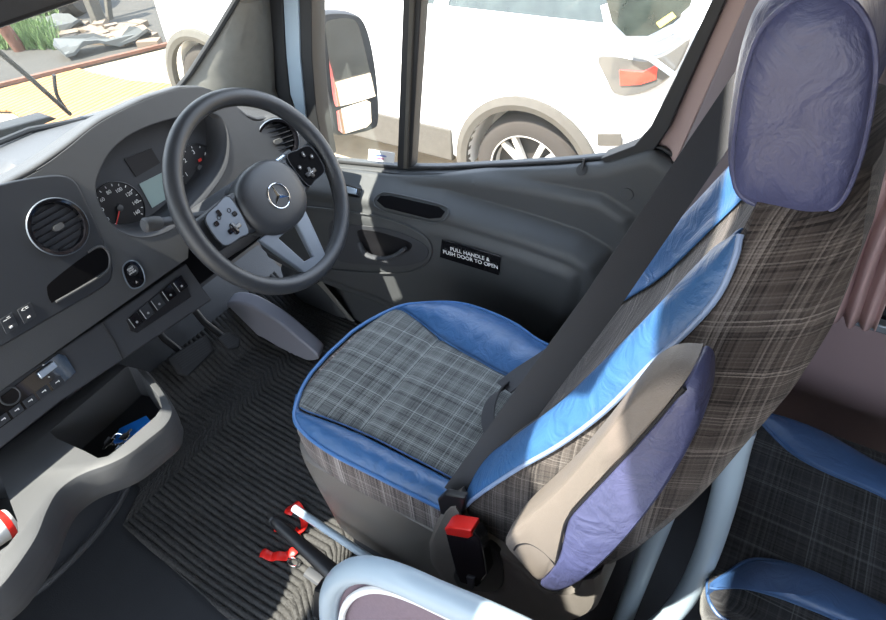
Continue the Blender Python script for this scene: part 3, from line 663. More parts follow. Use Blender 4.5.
# bottom spoke, a hollow V
def vsp(o):
    return [(-.078, -.060), (-.062, -.100), (-.042, -.145), (-.032, -.174), (.028, -.174), (.035, -.150), (.044, -.105), (.052, -.060)]
P_ = vsp(0)
mb = MB(); mb.prism([(x, y, -.010 + .004) for x, y in P_], (0, 0, .012)); bs = wob('lower_spoke', mb, 'spoke')
mc = MB(); mc.prism([wl_(x, y, .03) for x, y in ((-.040, -.080), (-.020, -.146), (.004, -.150), (.014, -.080))], wn * -.06); c1 = obj('c', mc, 'spoke')
cut(bs, [c1]); q = bs.modifiers.new('b', 'BEVEL'); q.width = .004; q.segments = 3; q.limit_method = 'ANGLE'
# column shroud behind the wheel
colm = thing('steering_column', 'dark plastic steering column shroud behind the wheel with a stalk on either side', 'steering column', tuple(wl_(0, 0, -.1)))
mb = MB(); mb.loft([[wl_(x * s, y * s - .004 + dy, z) for x, y in rrect(.135, .105, .035, 5)] for s, dy, z in ((.80, 0, -.028), (1.0, -.004, -.036), (1.1, -.012, -.10), (1.15, -.02, -.19))]); obj('shroud', mb, 'low', colm)
# left stalk (light knob) and right stalk (selector)
A_, B_ = wl_(-.07, .012, -.055), fn(146, 225, wl_(0, 0, -.055), wn)
mb = MB(); mb.tube([A_, A_ * .45 + B_ * .55, B_], [.0075, .0085, .0095], 12, flat=.8); stk = obj('stalk', mb, 'low', colm)
mb = MB(); d_ = (B_ - A_).normalized(); mb.lathe([(.0001, -.028), (.0105, -.026), (.0125, -.018), (.0125, .002), (.010, .005), (.0001, .005)], B_, d_, 16); obj('stalk_knob', mb, 'dash', stk)
A_, B_ = wl_(.07, .030, -.045), fn(291, 152, wl_(0, 0, -.02), wn)
mb = MB(); mb.tube([A_, A_ * .4 + B_ * .6, B_], [.008, .009, .0095], 12, flat=.55); st2 = obj('stalk', mb, 'low', colm); 
mb = MB(); mb.tube([A_ * .72 + B_ * .28 + wn * .004, A_ * .35 + B_ * .65 + wn * .006], [.0075, .0085], 10, flat=.5); obj('stalk_insert', mb, 'silver', st2)

# ================================================================== PEDALS AND MAT
def ped(name, px, z0, lab_, m='black', nr=(0, -.75, .66)):
    c = fz(*px[0], z0); t = thing(name, lab_, 'pedal', tuple(c)); nr = Vector(nr).normalized()
    P = [fn(u, v, c, nr) for u, v in px]; mb = MB(); mb.prism(P, -nr * .014); pl = obj('pedal_pad', mb, 'rubber', t, bevel=.006, bseg=3)
    cc_ = sum(P, Vector()) / len(P); mb = MB(); a = (P[1] - P[0]); b = (P[-1] - P[0])
    for k in range(1, 8): s_ = P[0] + b * (k / 8); mb.box(s_ + a * .5 + nr * .001, (a.length * .75, .004, .002), Matrix((a.normalized(), nr.cross(a).normalized(), nr)).transposed())
    obj('pedal_ribs', mb, 'floor', pl)
    mb = MB(); mb.tube([cc_ - nr * .01, cc_ + Vector((0, .10, .03)), cc_ + Vector((0, .22, .22))], .010, 10); obj('pedal_arm', mb, 'black', t); return t
ped('brake_pedal', [(167, 358), (206, 334), (216, 350), (188, 377), (178, 374)], .14, 'wide square ribbed rubber brake pedal')
ped('accelerator_pedal', [(217, 338), (229, 331), (241, 338), (240, 348), (228, 350)], .14, 'small dark accelerator pedal right of the brake')
# ribbed mat
mt = thing('floor_mat', 'black ribbed carpet mat covering the driver footwell floor', 'mat', (.5, 1.0, 0))
mo = [(.195, .752), (.222, 1.16), (.30, 1.17), (.335, 1.27), (.30, 1.42), (1.06, 1.42), (1.06, .66), (.86, .62), (.20, .45)]
def inside_x(y):
    xs = []
    for i in range(len(mo)):
        (x0, y0), (x1, y1) = mo[i], mo[(i + 1) % len(mo)]
        if (y0 > y) != (y1 > y): xs.append(x0 + (x1 - x0) * (y - y0) / (y1 - y0))
    return min(xs), max(xs)
ys = [.455 + i * .0215 for i in range(45)]; sec = []
ribp = .0158
mb = MB(); nX = 440
def mz(x, y):
    ph = (x + .004 * math.sin(y * 9)) / ribp; base = 0.004 + (.0065 * (.5 + .5 * math.cos(2 * PI * ph)) ** .7)
    zz = 0 if y < 1.30 else (y - 1.30) * .9
    return base + zz + .0015 * math.sin(x * 40 + y * 23)
k0 = 0
for y in ys:
    a, b = inside_x(min(max(y, .4501), 1.4199))
    mb.v += [Vector((a + (b - a) * i / nX, y + .0, mz(a + (b - a) * i / nX, y))) for i in range(nX + 1)]
for j in range(len(ys) - 1):
    for i in range(nX): q_ = j * (nX + 1) + i; mb.f.append((q_, q_ + 1, q_ + nX + 2, q_ + nX + 1))
obj('ribbed_carpet', mb, 'mat', mt, solid=.003)
# heater duct / light plastic wedge in the footwell at the right
wd = thing('kick_panel', 'pale grey curved plastic kick panel in the footwell by the door', 'trim panel', (1.0, 1.15, .1))
P = [fx(u, v, .86) for u, v in cr([(226, 306), (245, 304), (275, 320), (300, 340), (319, 358), (306, 361), (285, 352), (262, 338), (240, 330)], 4, True)]
mb = MB(); mb.prism(P, (.05, .02, 0)); obj('panel_body', mb, 'kick', wd, bevel=.008, bseg=3)
# red straps on the floor patch
rs = thing('red_strap', 'curled red strap with a metal ring on the floor beside the seat base', 'strap', tuple(fz(280, 545, .01)))
for px in ([(262, 553), (272, 556), (284, 556), (296, 550), (297, 538), (286, 530), (276, 527)], [(288, 514), (294, 506), (299, 508), (304, 520), (302, 532), (295, 530)]):
    mb = MB(); mb.tube([fz(u, v, .018) + Vector((0, 0, .004 * math.sin(i))) for i, (u, v) in enumerate(cr(px, 5))], .011, 10, flat=.35); obj('strap_loop', mb, 'red', rs)
c0 = fz(293, 562, .02); mb = MB(); mb.tube([c0 + Vector((math.cos(a) * .009, math.sin(a) * .014, 0)) for a in [2 * PI * k / 16 for k in range(16)]], .0016, 6, closed=True); obj('metal_ring', mb, 'chrome', rs)

# ================================================================== DRIVER SEAT
seat = thing('driver_seat', "driver's seat in grey plaid cloth with blue leather bolsters and piping", 'seat', (.64, .35, 0))
# cushion in plan: x left .42, right .86; profile heights
def cz(s, y):    # top height over s (-1..1 across) and y
    b = .5 + .0
    c = .462 + .010 * smooth01((y - .35) / .3) - .030 * smooth01((y - .60) / .10) ** 2
    return c
SXL, SXR = .425, .858
EL = cr([(.18, .425), (.30, .427), (.45, .421), (.55, .418), (.62, .427), (.66, .447), (.69, .50), (.705, .56)], 8)
def edge_l(y): return lerp(EL, y)
ER = cr([(.18, .84), (.34, .842), (.42, .862), (.50, .866), (.56, .855), (.62, .82), (.66, .785), (.69, .72), (.705, .66)], 8)
def edge_r(y): return lerp(ER, y)
def cushion(x0, x1, y0, y1, nrm=None):
    pass
# cushion body: stacked plan outlines (side band)
YY = [.14 + .562 * math.sin(PI / 2 * i / 44) for i in range(45)]
pl = [(edge_l(y), y) for y in YY] + [(.60, .7055)] + [(edge_r(y), y) for y in reversed(YY)]
pc_ = Vector((.64, .42))
def plr(s, z, dy=0): return [Vector((pc_.x + (x - pc_.x) * s, pc_.y + (y - pc_.y) * s + dy, z + .012 * smooth01((y - .2) / .5))) for x, y in pl]
mb = MB(); mb.loft([plr(.95, .375), plr(.985, .385), plr(.995, .41), plr(1.0, .44), plr(.995, .462), plr(.97, .470), plr(.80, .462)])
per = 0
def uv_side(co): 
    a = math.atan2(co.y - .42, co.x - .64)
    if abs(co.x - .64) < .17 and co.z > .455: return (co.x, co.y)
    return (co.y - co.x * .9, co.z)
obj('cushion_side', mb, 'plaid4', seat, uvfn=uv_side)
# piping round the cushion
pp = [Vector((x, y, .474 + .012 * smooth01((y - .2) / .5))) for x, y in pl]
mb = MB(); mb.tube([p + (Vector((.64, .42, p.z)) - p).normalized() * .002 for p in pp[2:-2]], .0038, 8); obj('cushion_piping', mb, 'pipe', seat)
# inner seams of the bolsters
inl = [(.14, .478), (.30, .484), (.42, .484), (.52, .482), (.60, .474), (.66, .468), (.687, .49)]; inl = cr(inl, 6)
inr = [(.14, .735), (.36, .728), (.44, .735), (.52, .745), (.60, .768), (.645, .778), (.665, .772)]; inr = cr(inr, 6)
zt_ = lambda y: .480 + .012 * smooth01((y - .2) / .5)
def bol(lo, hi, side):
    def fnc(s, t):
        y = .14 + (.686 - .14) * s if side < 0 else .14 + (.664 - .14) * s
        a, b = lo(y), hi(y); x = a + (b - a) * t; hgt = .020 * math.sin(PI * t) ** .8 * min(1, (1 - s) * 5 + .12)
        edge = 1 - smooth01((s - .9) / .1) * .2
        fall = (t if side < 0 else 1 - t) * .008
        wr = .0012 * math.sin(s * 60 + t * 5) * math.sin(PI * t)
        return (x, y, zt_(y) - .006 + hgt * edge - fall + wr)
    return fnc
mb = MB(); mb.grid(bol(lambda y: edge_l(y) + .002, lambda y: lerp(inl, y), -1), 60, 14); o = obj('cushion_bolster', mb, 'leather', seat, solid=.006)
mb = MB(); mb.grid(bol(lambda y: lerp(inr, y), lambda y: edge_r(y) - .002, 1), 60, 14); o = obj('cushion_bolster', mb, 'leather', seat, solid=.006)
def cen(s, t):
    y = .14 + (.700 - .14) * s; a, b = max(lerp(inl, y), edge_l(y)), min(lerp(inr, y), edge_r(y)) ; 
    if y > .664: b = edge_r(y) - .004
    x = a + (b - a) * t; z = zt_(y) - .010 + .007 * math.sin(PI * t) ** .5 - .012 * smooth01((y - .66) / .045)
    z -= .007 * math.exp(-((y - .535) / .005) ** 2); z += .004 * abs(math.sin(PI * (y - .535) / .2)) ** .5 if y < .69 else 0
    return (x, y, z)
mb = MB(); mb.grid(cen, 90, 24); obj('cushion_centre', mb, 'plaid', seat, solid=.006, uvfn=lambda c: (c.x, c.y))
for tab, n_ in ((inl, 'l'), (inr, 'r')):
    mb = MB(); mb.tube([(lerp(tab, y), y, zt_(y) - .005) for y in [.14 + .52 * i / 40 for i in range(41)]], .0014, 6); obj('bolster_seam', mb, 'leather', seat)
# --- backrest from section rows
rows_px = [((459, 540), (462, 500), .42), ((467, 508), (478, 476), .42), ((514, 473), (520, 440), .42), ((564, 444), (562, 406), .425), ((610, 410), (602, 368), .43), ((656, 364), (642, 328), .44), ((696, 327), (676, 292), .45), ((725, 293), (702, 264), .465), ((742, 255), (722, 245), .48), ((747, 233), (742, 231), .49)]
XC = .64
backy = [(.40, .13), (.50, .075), (.60, .036), (.73, -.003), (.80, -.020), (.87, -.033), (.95, -.050), (1.02, -.058), (1.08, -.055), (1.13, -.040), (1.2, -.02)]
rows = []
for (pu, pv), (qu, qv), xl in rows_px:
    p = fx(pu, pv, xl); c = fx(qu, qv, xl + .035)
    rows.append((xl, p.y, p.z, c.y, c.z))
rows.append((.505, .027, 1.095, .030, 1.095)); rows.append((.55, .020, 1.12, .022, 1.12))
rows = [(0, ) + tuple(r) for r in rows]
R_ = cr([r[1:] for r in rows], 4)
def ringpts(r):
    xl, py, pz, cy, cz_ = r; by = lerp(backy, pz); hw = XC - xl
    cy = max(cy, py + .004); cyl = cy - .030 * smooth01((cy - py) / .02) - .004; cyl = max(cyl, by + .05); L = []
    top_ = pz
    bz = pz
    def P(xo, y, z): return (xo, y, z)
    half = [P(0, cyl - .004, cz_), P(.35, cyl - .003, cz_), P(.52, cyl, cz_), P(.62, cyl + .006, cz_), P(.70, cyl + (cy - cyl) * .6, cz_), P(.80, cy, cz_), P(.90, cy - .003, cz_ * .7 + pz * .3), P(.97, (cy + py) / 2 + .002, cz_ * .3 + pz * .7), P(1.0, py, pz), P(1.012, py - .012, pz), P(1.012, py * .6 + by * .4, bz), P(1.0, py * .3 + by * .7, bz), P(.965, by + .016, bz), P(.90, by + .004, bz), P(.6, by, bz), P(0, by, bz)]
    return half
HF = [ringpts(r) for r in R_]
def bpt(i, j, sgn):
    xo, y, z = HF[i][j]; hw = XC - R_[i][0]; return Vector((XC + sgn * xo * hw, y, z))
nr_ = len(HF)
mb = MB(); rings = []
for i in range(nr_):
    left = [bpt(i, j, -1) for j in range(16)]; right = [bpt(i, j, 1) for j in range(14, 0, -1)]
    rings.append(left + right)
mb.loft(rings)
def uvb(c): return (c.y * .75 + (c.x - .42) * .9, c.z) if c.y > .06 + (1.1 - c.z) * .35 and c.x > .47 else (c.y + c.x * .3, c.z * 1.0 + c.y * .35)
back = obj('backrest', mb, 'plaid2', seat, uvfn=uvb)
for sgn in (-1, 1):
    js = [4, 5, 6, 7, 8] if sgn < 0 else [2, 3, 4, 5, 6, 7, 8]
    last = 36
    g = []
    for i in range(0, last + 1):
        row = [bpt(i, j, sgn) for j in js]; cen_ = bpt(i, 0, sgn)
        row = [p + Vector((sgn * .003 * (k / 4), .004, .0)) for k, p in enumerate(row)]; g.append(row)
    mb = MB(); k = len(g[0]); mb.v = [p for r in g for p in r]
    for i in range(len(g) - 1):
        for j in range(k - 1): a = i * k + j; mb.f.append((a, a + 1, a + k + 1, a + k))
    o = obj('backrest_bolster', mb, 'leather', seat, solid=.005, sub=2, offset=0)
    mb = MB(); mb.tube([r[-1] + Vector((sgn * .001, 0, 0)) for r in g], .0030, 8); obj('backrest_piping', mb, 'pipe_w' if sgn < 0 else 'pipe', seat)
# --- headrest
hx0, hx1 = .515, .765
hp_ = [(742, 197), (733, 168), (737, 120), (746, 70), (761, 30), (783, 6), (808, -6), (845, -4), (868, 22), (876, 62), (870, 115), (858, 165), (840, 203), (815, 215), (780, 211)]
HR = [fx(u, v, hx0) for u, v in cr(hp_, 5, True)]; hc = sum(HR, Vector()) / len(HR)
def hr(s, x, dy=0): return [Vector((x, hc.y + (p.y - hc.y) * s + dy, hc.z + (p.z - hc.z) * s)) for p in HR]
mb = MB(); mb.loft([hr(.80, hx0 + .0), hr(.96, hx0 + .001), hr(1.0, hx0 + .005), hr(1.03, hx0 + .015, .006), hr(1.05, hx0 + .04, .011), hr(1.05, hx1 - .04, .011), hr(1.03, hx1 - .015, .006), hr(1.0, hx1 - .005), hr(.8, hx1)]); hd = obj('headrest', mb, 'pipe_w', seat)
hd.data.materials.clear(); hd.data.materials.append(MT['leather2'])
mb = MB(); mb.loft([hr(.97, hx0 + .002), hr(.97, hx0 - .003), hr(.90, hx0 - .008), hr(.70, hx0 - .012), hr(.35, hx0 - .0135), hr(.05, hx0 - .014)]); obj('headrest_side', mb, 'leather2', hd)
mb = MB(); mb.tube(hr(.99, hx0 - .0005), .0026, 8, closed=True); obj('headrest_piping', mb, 'leather2', hd)
for u, v in ((773, 209), (789, 216)):
    p = fx(u, v, .56 if u < 780 else .60); p = Vector((.545 if u < 780 else .60, p.y, p.z))
for u, v, x in ((773.5, 206, .53), (786, 212, .535)):
    p = fx(u, v, x); mb = MB(); mb.cyl(p + Vector((0, 0, -.02)), p + Vector((0, 0, .04)), .003, n=12); obj('headrest_post', mb, 'chrome', hd)
# --- armrest, folded up against the side
ar = thing('armrest_dummy', 'x', 'x'); bpy.data.objects.remove(ar)
apx = [(503, 548), (508, 535), (530, 515), (560, 487), (600, 440), (632, 400), (648, 387), (664, 382), (682, 383), (684, 386), (660, 415), (620, 460), (582, 500), (566, 520), (560, 542), (556, 565), (545, 580), (535, 584), (518, 566)]
AXI, AXO = .405, .352
def arm(px, x0, x1, name, m, ins_=.004, par_=seat):
    P = [fx(u, v, x0) for u, v in cr(px, 3, True)]; c = sum(P, Vector()) / len(P)
    def rg(s, x): return [Vector((x, c.y + (p.y - c.y) * s, c.z + (p.z - c.z) * s)) for p in P]
    mb = MB(); mb.loft([rg(.6, x0 - .002), rg(.90, x0), rg(.965, x0 + .003), rg(1.0, x0 + .010), rg(1.02, x0 + .025), rg(1.0, x1 - .006), rg(.95, x1)]); return obj(name, mb, m, par_)
arm_o = arm(apx, AXO, AXI, 'armrest', 'arm')
ppx = [(684, 388), (693, 388), (698, 398), (697, 425), (688, 450), (665, 490), (635, 530), (605, 562), (578, 585), (556, 595), (542, 592), (538, 586), (546, 578), (557, 560), (562, 540), (568, 520), (584, 501), (622, 460), (662, 415)]
arm(ppx, AXO - .004, AXI - .004, 'armrest_pad', 'leather2', par_=arm_o)
mb = MB(); mb.tube([fx(u, v, AXO - .001) for u, v in cr([(685, 388), (662, 415), (622, 460), (583, 501), (567, 520), (561, 542), (556, 565)], 4)], .002, 6); obj('armrest_seam', mb, 'black', arm_o)
mb = MB(); mb.tube([fx(u, v, AXO - .001) for u, v in cr([(514, 550), (518, 545), (530, 544), (545, 553), (556, 566)], 4)], .0012, 6); obj('pivot_cover_seam', mb, 'black', arm_o)
# --- base shroud
def bs_(s, z, y0=.10, y1=.69): return [Vector((.64 + x * s, (y0 + y1) / 2 + y * s, z)) for x, y in rrect(.43, y1 - y0, .07, 6)]
mb = MB(); mb.loft([bs_(.90, .10), bs_(.93, .13), bs_(.95, .20), bs_(.985, .30), bs_(1.0, .36), bs_(1.0, .388), bs_(.97, .393)]); obj('seat_base', mb, 'base', seat)
mb = MB(); mb.box((.64, .40, .06), (.36, .44, .12)); obj('seat_plinth', mb, 'low', seat, bevel=.01)
# side valance beneath the backrest (recliner cover)
vx = [(440, 515), (455, 500), (470, 525), (500, 545), (520, 560), (560, 590), (590, 590), (600, 575), (600, 600), (585, 615), (540, 625), (480, 610), (430, 560)]
P = [fx(u, v, .41) for u, v in cr(vx, 3, True)]; c = sum(P, Vector()) / len(P)
mb = MB(); mb.loft([[Vector((x, c.y + (p.y - c.y) * s, c.z + (p.z - c.z) * s)) for p in P] for s, x in ((.85, .40), (.95, .403), (1.0, .412), (1.0, .47))]); obj('recliner_cover', mb, 'base', seat)
# buckle stalk
bk = [(444, 530), (450, 526), (472, 532), (480, 540), (487, 575), (478, 588), (460, 583), (456, 575)]
P = [fx(u, v, .375) for u, v in bk]; mb = MB(); mb.prism(P, (.022, 0, 0)); bo = obj('buckle', mb, 'gloss', seat, bevel=.003)
P = [fx(u, v, .372) for u, v in ((444, 529), (449, 527), (471, 531), (472, 537), (468, 539), (446, 535))]; mb = MB(); mb.prism(P, (.024, 0, 0)); obj('release_button', mb, 'red', bo, bevel=.002)
P = [fx(u, v, .396) for u, v in cr([(455, 570), (480, 545), (498, 555), (503, 580), (495, 592), (465, 590), (455, 582)], 3, True)]; mb = MB(); mb.prism(P, (.012, 0, 0)); obj('buckle_mount', mb, 'black', bo, bevel=.002)
P = [fx(u, v, .372) for u, v in ((466, 577), (474, 579), (473, 590), (468, 589))]; mb = MB(); mb.prism(P, (.01, 0, 0)); obj('mount_bolt', mb, 'low', bo, bevel=.001)
# slide rail
a, b = fx(294, 508, .405), fx(378, 564, .40)
mb = MB(); mb.tube([a + (a - b).normalized() * .0, b, b + (b - a).normalized() * .25], .0085, 10); obj('slide_rail', mb, 'tube', seat)

# seat belt
sb_ = thing('seat_belt', 'dark grey seat belt webbing fastened diagonally across the driver seat', 'seat belt', (.43, .30, .5))
def band(name, pts, w, wdir, m='web', parent=None, th=.0018):
    pts = [Vector(p) for p in pts]; mb = MB(); n = len(pts); rg = []
    for i in range(n):
        t = (pts[min(i + 1, n - 1)] - pts[max(i - 1, 0)]).normalized(); wd_ = Vector(wdir[i] if isinstance(wdir, list) else wdir); wd_ = (wd_ - t * wd_.dot(t)).normalized(); nn_ = t.cross(wd_) * th
        rg.append([pts[i] + wd_ * w / 2 + nn_, pts[i] + wd_ * w / 2 - nn_, pts[i] - wd_ * w / 2 - nn_, pts[i] - wd_ * w / 2 + nn_])
    mb.loft(rg); return obj(name, mb, m, parent, bevel=.0006)
p0 = fx(742, 95, .84); p1_ = fx(600, 304, .635); p2_ = fx(457, 497, .425)
dirn = Vector((1, .45, .6))
d0 = (p0 - p1_).normalized()
mid_ = [p0 + (p1_ - p0) * t for t in (0, .33, .66, 1)] + [p1_ + (p2_ - p1_) * t for t in (.33, .66, 1)]
anchor = p0 + (p0 - p2_).normalized() * .12
camn = ray(600, 300).normalized(); wdv = camn.cross((p2_ - p0).normalized())
band('shoulder_webbing', [anchor] + mid_, .047, wdv, parent=sb_)
band('webbing_tail', [anchor, anchor + Vector((.10, -.01, .25)), Vector((1.06, .08, 1.62))], .047, wdv, parent=sb_)
q0 = fx(545, 358, .80); lap = [fz(575, 345, .59), fz(547, 359, .55), fz(522, 374, .53), fz(504, 388, .52)]
band('lap_webbing', cr([tuple(p) for p in lap], 5), .042, Vector((-.25, -.9, .3)), parent=sb_)
lp2 = cr([tuple(p) for p in (fz(508, 384, .522), fz(497, 393, .520), fz(490, 405, .516), fz(488, 420, .512), fz(492, 436, .510), fz(496, 450, .512))], 5)
band('twisted_loop', lp2, .026, Vector((.7, -.4, .5)), parent=sb_)
P = [fx(u, v, .405) for u, v in ((437, 500), (444, 494), (465, 498), (462, 518), (440, 515))]; mb = MB(); mb.prism(P, (.012, 0, 0)); obj('tongue', mb, 'black', sb_, bevel=.003)

# parking brake
pb = thing('parking_brake', 'black parking brake lever pointing forward beside the driver seat base', 'lever', tuple(fz(340, 590, .0)))
a, b = fz(273, 520, .30), fz(352, 590, .27)
pth = [a, a + (b - a) * .03, a + (b - a) * .1, a + (b - a) * .5, b, b + (b - a) * .25]
mb = MB(); mb.tube(pth, [.007, .010, .0115, .014, .019, .02], 16, flat=.9); obj('lever_grip', mb, 'black', pb)
mb = MB(); mb.cyl(a - (b - a).normalized() * .004, a + (b - a).normalized() * .002, .0065, n=12); obj('lever_button', mb, 'low', pb)
mb = MB(); mb.prism([Vector((b.x + .012, y, z)) for y, z in ((.60, .02), (.40, .02), (.40, .26), (b.y, .255), (.55, .2))], (-.03, 0, 0)); obj('lever_bracket', mb, 'black', pb, bevel=.004)
mb = MB(); mb.tube([fz(u, v, .01) + Vector((0, 0, .01)) for u, v in ((308, 573), (340, 596), (375, 622))], .013, 8, flat=.5); obj('floor_bracket', mb, 'low', pb)

# ================================================================== GUARD RAIL (tube frame with felt panel) AND POLES
gr = thing('guard_panel', 'low guard with pale blue tube frame around a mauve felt panel', 'guard panel', (.27, .3, 0))
rx = .262
def gp(u, v, z=None): 
    return fx(u, v, rx)
tz = [fx(331, 625, rx), fx(330, 600, rx), fx(336, 583, rx), fx(350, 572, rx), fx(370, 570, rx), fx(400, 579, rx), fx(440, 597, rx), fx(520, 633, rx)]
ft = tz[0]; tailv = (tz[-1] - tz[-2]).normalized()
path = [(rx, ft.y + .01, .03)] + [tuple(p) for p in tz] + [tuple(tz[-1] + Vector((0, -.18, .03)))]
mb = MB(); mb.tube(cr(path, 6), .0185, 18); obj('tube_frame', mb, 'tube', gr)
pin = [Vector((rx + .004, p[1] - .012, p[2] - .012)) for p in cr(path, 4)]
pin = [p for p in pin] + [Vector((rx + .004, pin[-1].y, .03))]
mb = MB(); mb.prism(pin, (.006, 0, 0)); obj('felt_panel', mb, 'carpetpanel', gr)
inn = [Vector((rx - .004, p.y - .012, p.z - .014)) for p in pin[4:-1]]
mb = MB(); mb.tube(inn, .006, 8); obj('panel_edge', mb, 'white', gr)
c0 = fx(354, 597, rx - .002); mb = MB(); mb.lathe([(.0022, 0), (.0045, 0), (.0045, .0015), (.0022, .0015)], c0, (-1, 0, 0), 16); obj('rivet', mb, 'chrome', gr)
xp = .585
pole = [tuple(fx(560, 705, xp - .08)), tuple(fx(610, 660, xp - .05)), tuple(fx(655, 629, xp - .02)), tuple(fx(683, 600, xp)), tuple(fx(704, 560, xp)), tuple(fx(722, 505, xp)), tuple(fx(736, 445, xp)), tuple(fx(741, 428, xp + .006))]
mb = MB(); mb.tube(cr(pole, 6), .0185, 18); tag(obj('grab_pole', mb, 'tube'), 'curved pale blue tube bending up behind the driver seat, right of the straight one', 'pole')
P0, P1 = fx(615, 640, .60), fx(672, 490, .60)
mb = MB(); mb.tube([(P0 + (P0 - P1).normalized() * max(0, P0.z - .002)), P0, P1, P1 + (P1 - P0).normalized() * .01], .0185, 18); tag(obj('support_pole', mb, 'tube'), 'straight pale blue tube leg showing below the armrest of the driver seat', 'pole')

# ================================================================== PASSENGER SEAT BEHIND
ps = thing('passenger_seat', 'dark plaid passenger seat cushion with blue leather bolsters behind the driver', 'seat', (.75, -.3, 0))
z_ = .42
def fzz(u, v, z=z_): return fz(u, v, z)
fl = [fzz(707, 600), fzz(712, 590)]; 
outl = cr([tuple(p) for p in ((.535, -.085, z_), (.60, -.062, z_), (.75, -.050, z_), (.88, -.055, z_), (.925, -.080, z_), (.94, -.16, z_), (.94, -.50, z_), (.92, -.56, z_), (.56, -.56, z_), (.535, -.50, z_), (.53, -.16, z_))], 5, True)
oc = Vector((.74, -.30, z_))
def po(s, z): return [Vector((oc.x + (p[0] - oc.x) * s, oc.y + (p[1] - oc.y) * s, z)) for p in outl]
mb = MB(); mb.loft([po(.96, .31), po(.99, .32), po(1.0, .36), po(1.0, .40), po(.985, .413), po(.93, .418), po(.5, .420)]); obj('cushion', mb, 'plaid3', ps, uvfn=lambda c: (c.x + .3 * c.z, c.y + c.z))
def bolp(px, nm, zc=.418):
    P = [fz(u, v, zc) for u, v in cr(px, 4, True)]; c = sum(P, Vector()) / len(P)
    mb = MB(); mb.loft([[c + (p - c) * s + Vector((0, 0, h)) for p in P] for s, h in ((1.0, -.03), (1.0, .0), (.92, .007), (.6, .012), (.1, .013))]); o = obj(nm, mb, 'leather3', ps)
    mb = MB(); mb.tube([p + Vector((0, 0, .001)) for p in P], .0028, 6, closed=True); obj('bolster_piping', mb, 'leather3', o); return o
bolp([(757, 416), (775, 416), (820, 432), (870, 460), (920, 485), (960, 520), (940, 530), (880, 496), (820, 470), (785, 448)], 'cushion_bolster')
bolp([(710, 588), (728, 573), (745, 562), (765, 560), (800, 568), (850, 590), (920, 625), (960, 650), (950, 680), (880, 640), (800, 605), (745, 588)], 'cushion_bolster')
mb = MB(); mb.tube([Vector((p[0], p[1], .392)) + Vector((-.003, 0, 0)) for p in outl[44:55] + outl[0:8]], .003, 6); obj('lower_piping', mb, 'leather3', ps)
mb = MB(); mb.box((.74, -.32, .28), (.34, .42, .06)); mb.box((.74, -.45, .13), (.30, .05, .25)); mb.box((.74, -.18, .13), (.30, .05, .25)); obj('seat_frame', mb, 'black', ps, bevel=.004)
# small buckle box on the floor frame under the seat
# side wall window, curtain
wr = thing('side_window', 'dark tinted passenger side window with silver lower rail', 'window', (1.12, -.3, .55)); struct(wr); wr.name = 'window_2'
mb = MB(); mb.box((1.128, -1.1, .76), (.01, 1.9, .46)); obj('pane', mb, 'gloss', wr)
mb = MB(); mb.box((1.108, -1.10, .548), (.022, 1.9, .018)); obj('lower_rail', mb, 'silver', wr, bevel=.003)
mb = MB(); mb.box((1.095, -1.10, .975), (.05, 2.05, .035)); obj('upper_rail', mb, 'tube', wr, bevel=.004)
cu_ = MB()
def curt(s, t):
    y = -.005 - .17 * s - .01 * (1 - t); z = .560 + t * .41
    return (1.075 + .012 * math.sin(s * 2 * PI * 6.5 + .6 * math.sin(t * 3)) + .004 * math.sin(s * 31 + t * 4), y - .006 * math.sin(t * 5 + s * 3), z)
cu_.grid(curt, 110, 14); ct = tag(obj('curtain', cu_, 'curtain', solid=.002), 'gathered mauve pleated curtain hanging at the side window behind the headrest', 'curtain')
# ================================================================== OUTSIDE
GZ = -.925
# ground
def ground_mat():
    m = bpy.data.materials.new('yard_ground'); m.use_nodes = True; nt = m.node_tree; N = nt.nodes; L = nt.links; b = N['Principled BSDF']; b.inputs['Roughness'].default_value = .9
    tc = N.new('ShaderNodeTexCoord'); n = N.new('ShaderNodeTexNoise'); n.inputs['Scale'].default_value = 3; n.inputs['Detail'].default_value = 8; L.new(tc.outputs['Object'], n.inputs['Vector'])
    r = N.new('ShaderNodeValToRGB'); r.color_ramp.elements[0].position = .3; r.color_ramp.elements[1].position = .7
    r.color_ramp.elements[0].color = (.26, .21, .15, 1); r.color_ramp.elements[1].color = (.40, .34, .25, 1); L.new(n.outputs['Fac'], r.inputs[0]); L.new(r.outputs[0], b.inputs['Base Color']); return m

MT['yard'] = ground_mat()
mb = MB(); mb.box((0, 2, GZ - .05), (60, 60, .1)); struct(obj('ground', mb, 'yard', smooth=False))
# wall shade beyond the pale yard, painted in dark, edged by a kerb line
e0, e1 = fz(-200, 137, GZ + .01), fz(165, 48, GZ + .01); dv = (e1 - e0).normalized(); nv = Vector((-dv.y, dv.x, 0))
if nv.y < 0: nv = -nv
mb = MB(); mb.prism([e0 - dv * 4, e1 + dv * 4, e1 + dv * 4 + nv * 14, e0 - dv * 4 + nv * 14], (0, 0, .012)); struct(obj('floor_shaded', mb, 'shaded_ground', smooth=False))
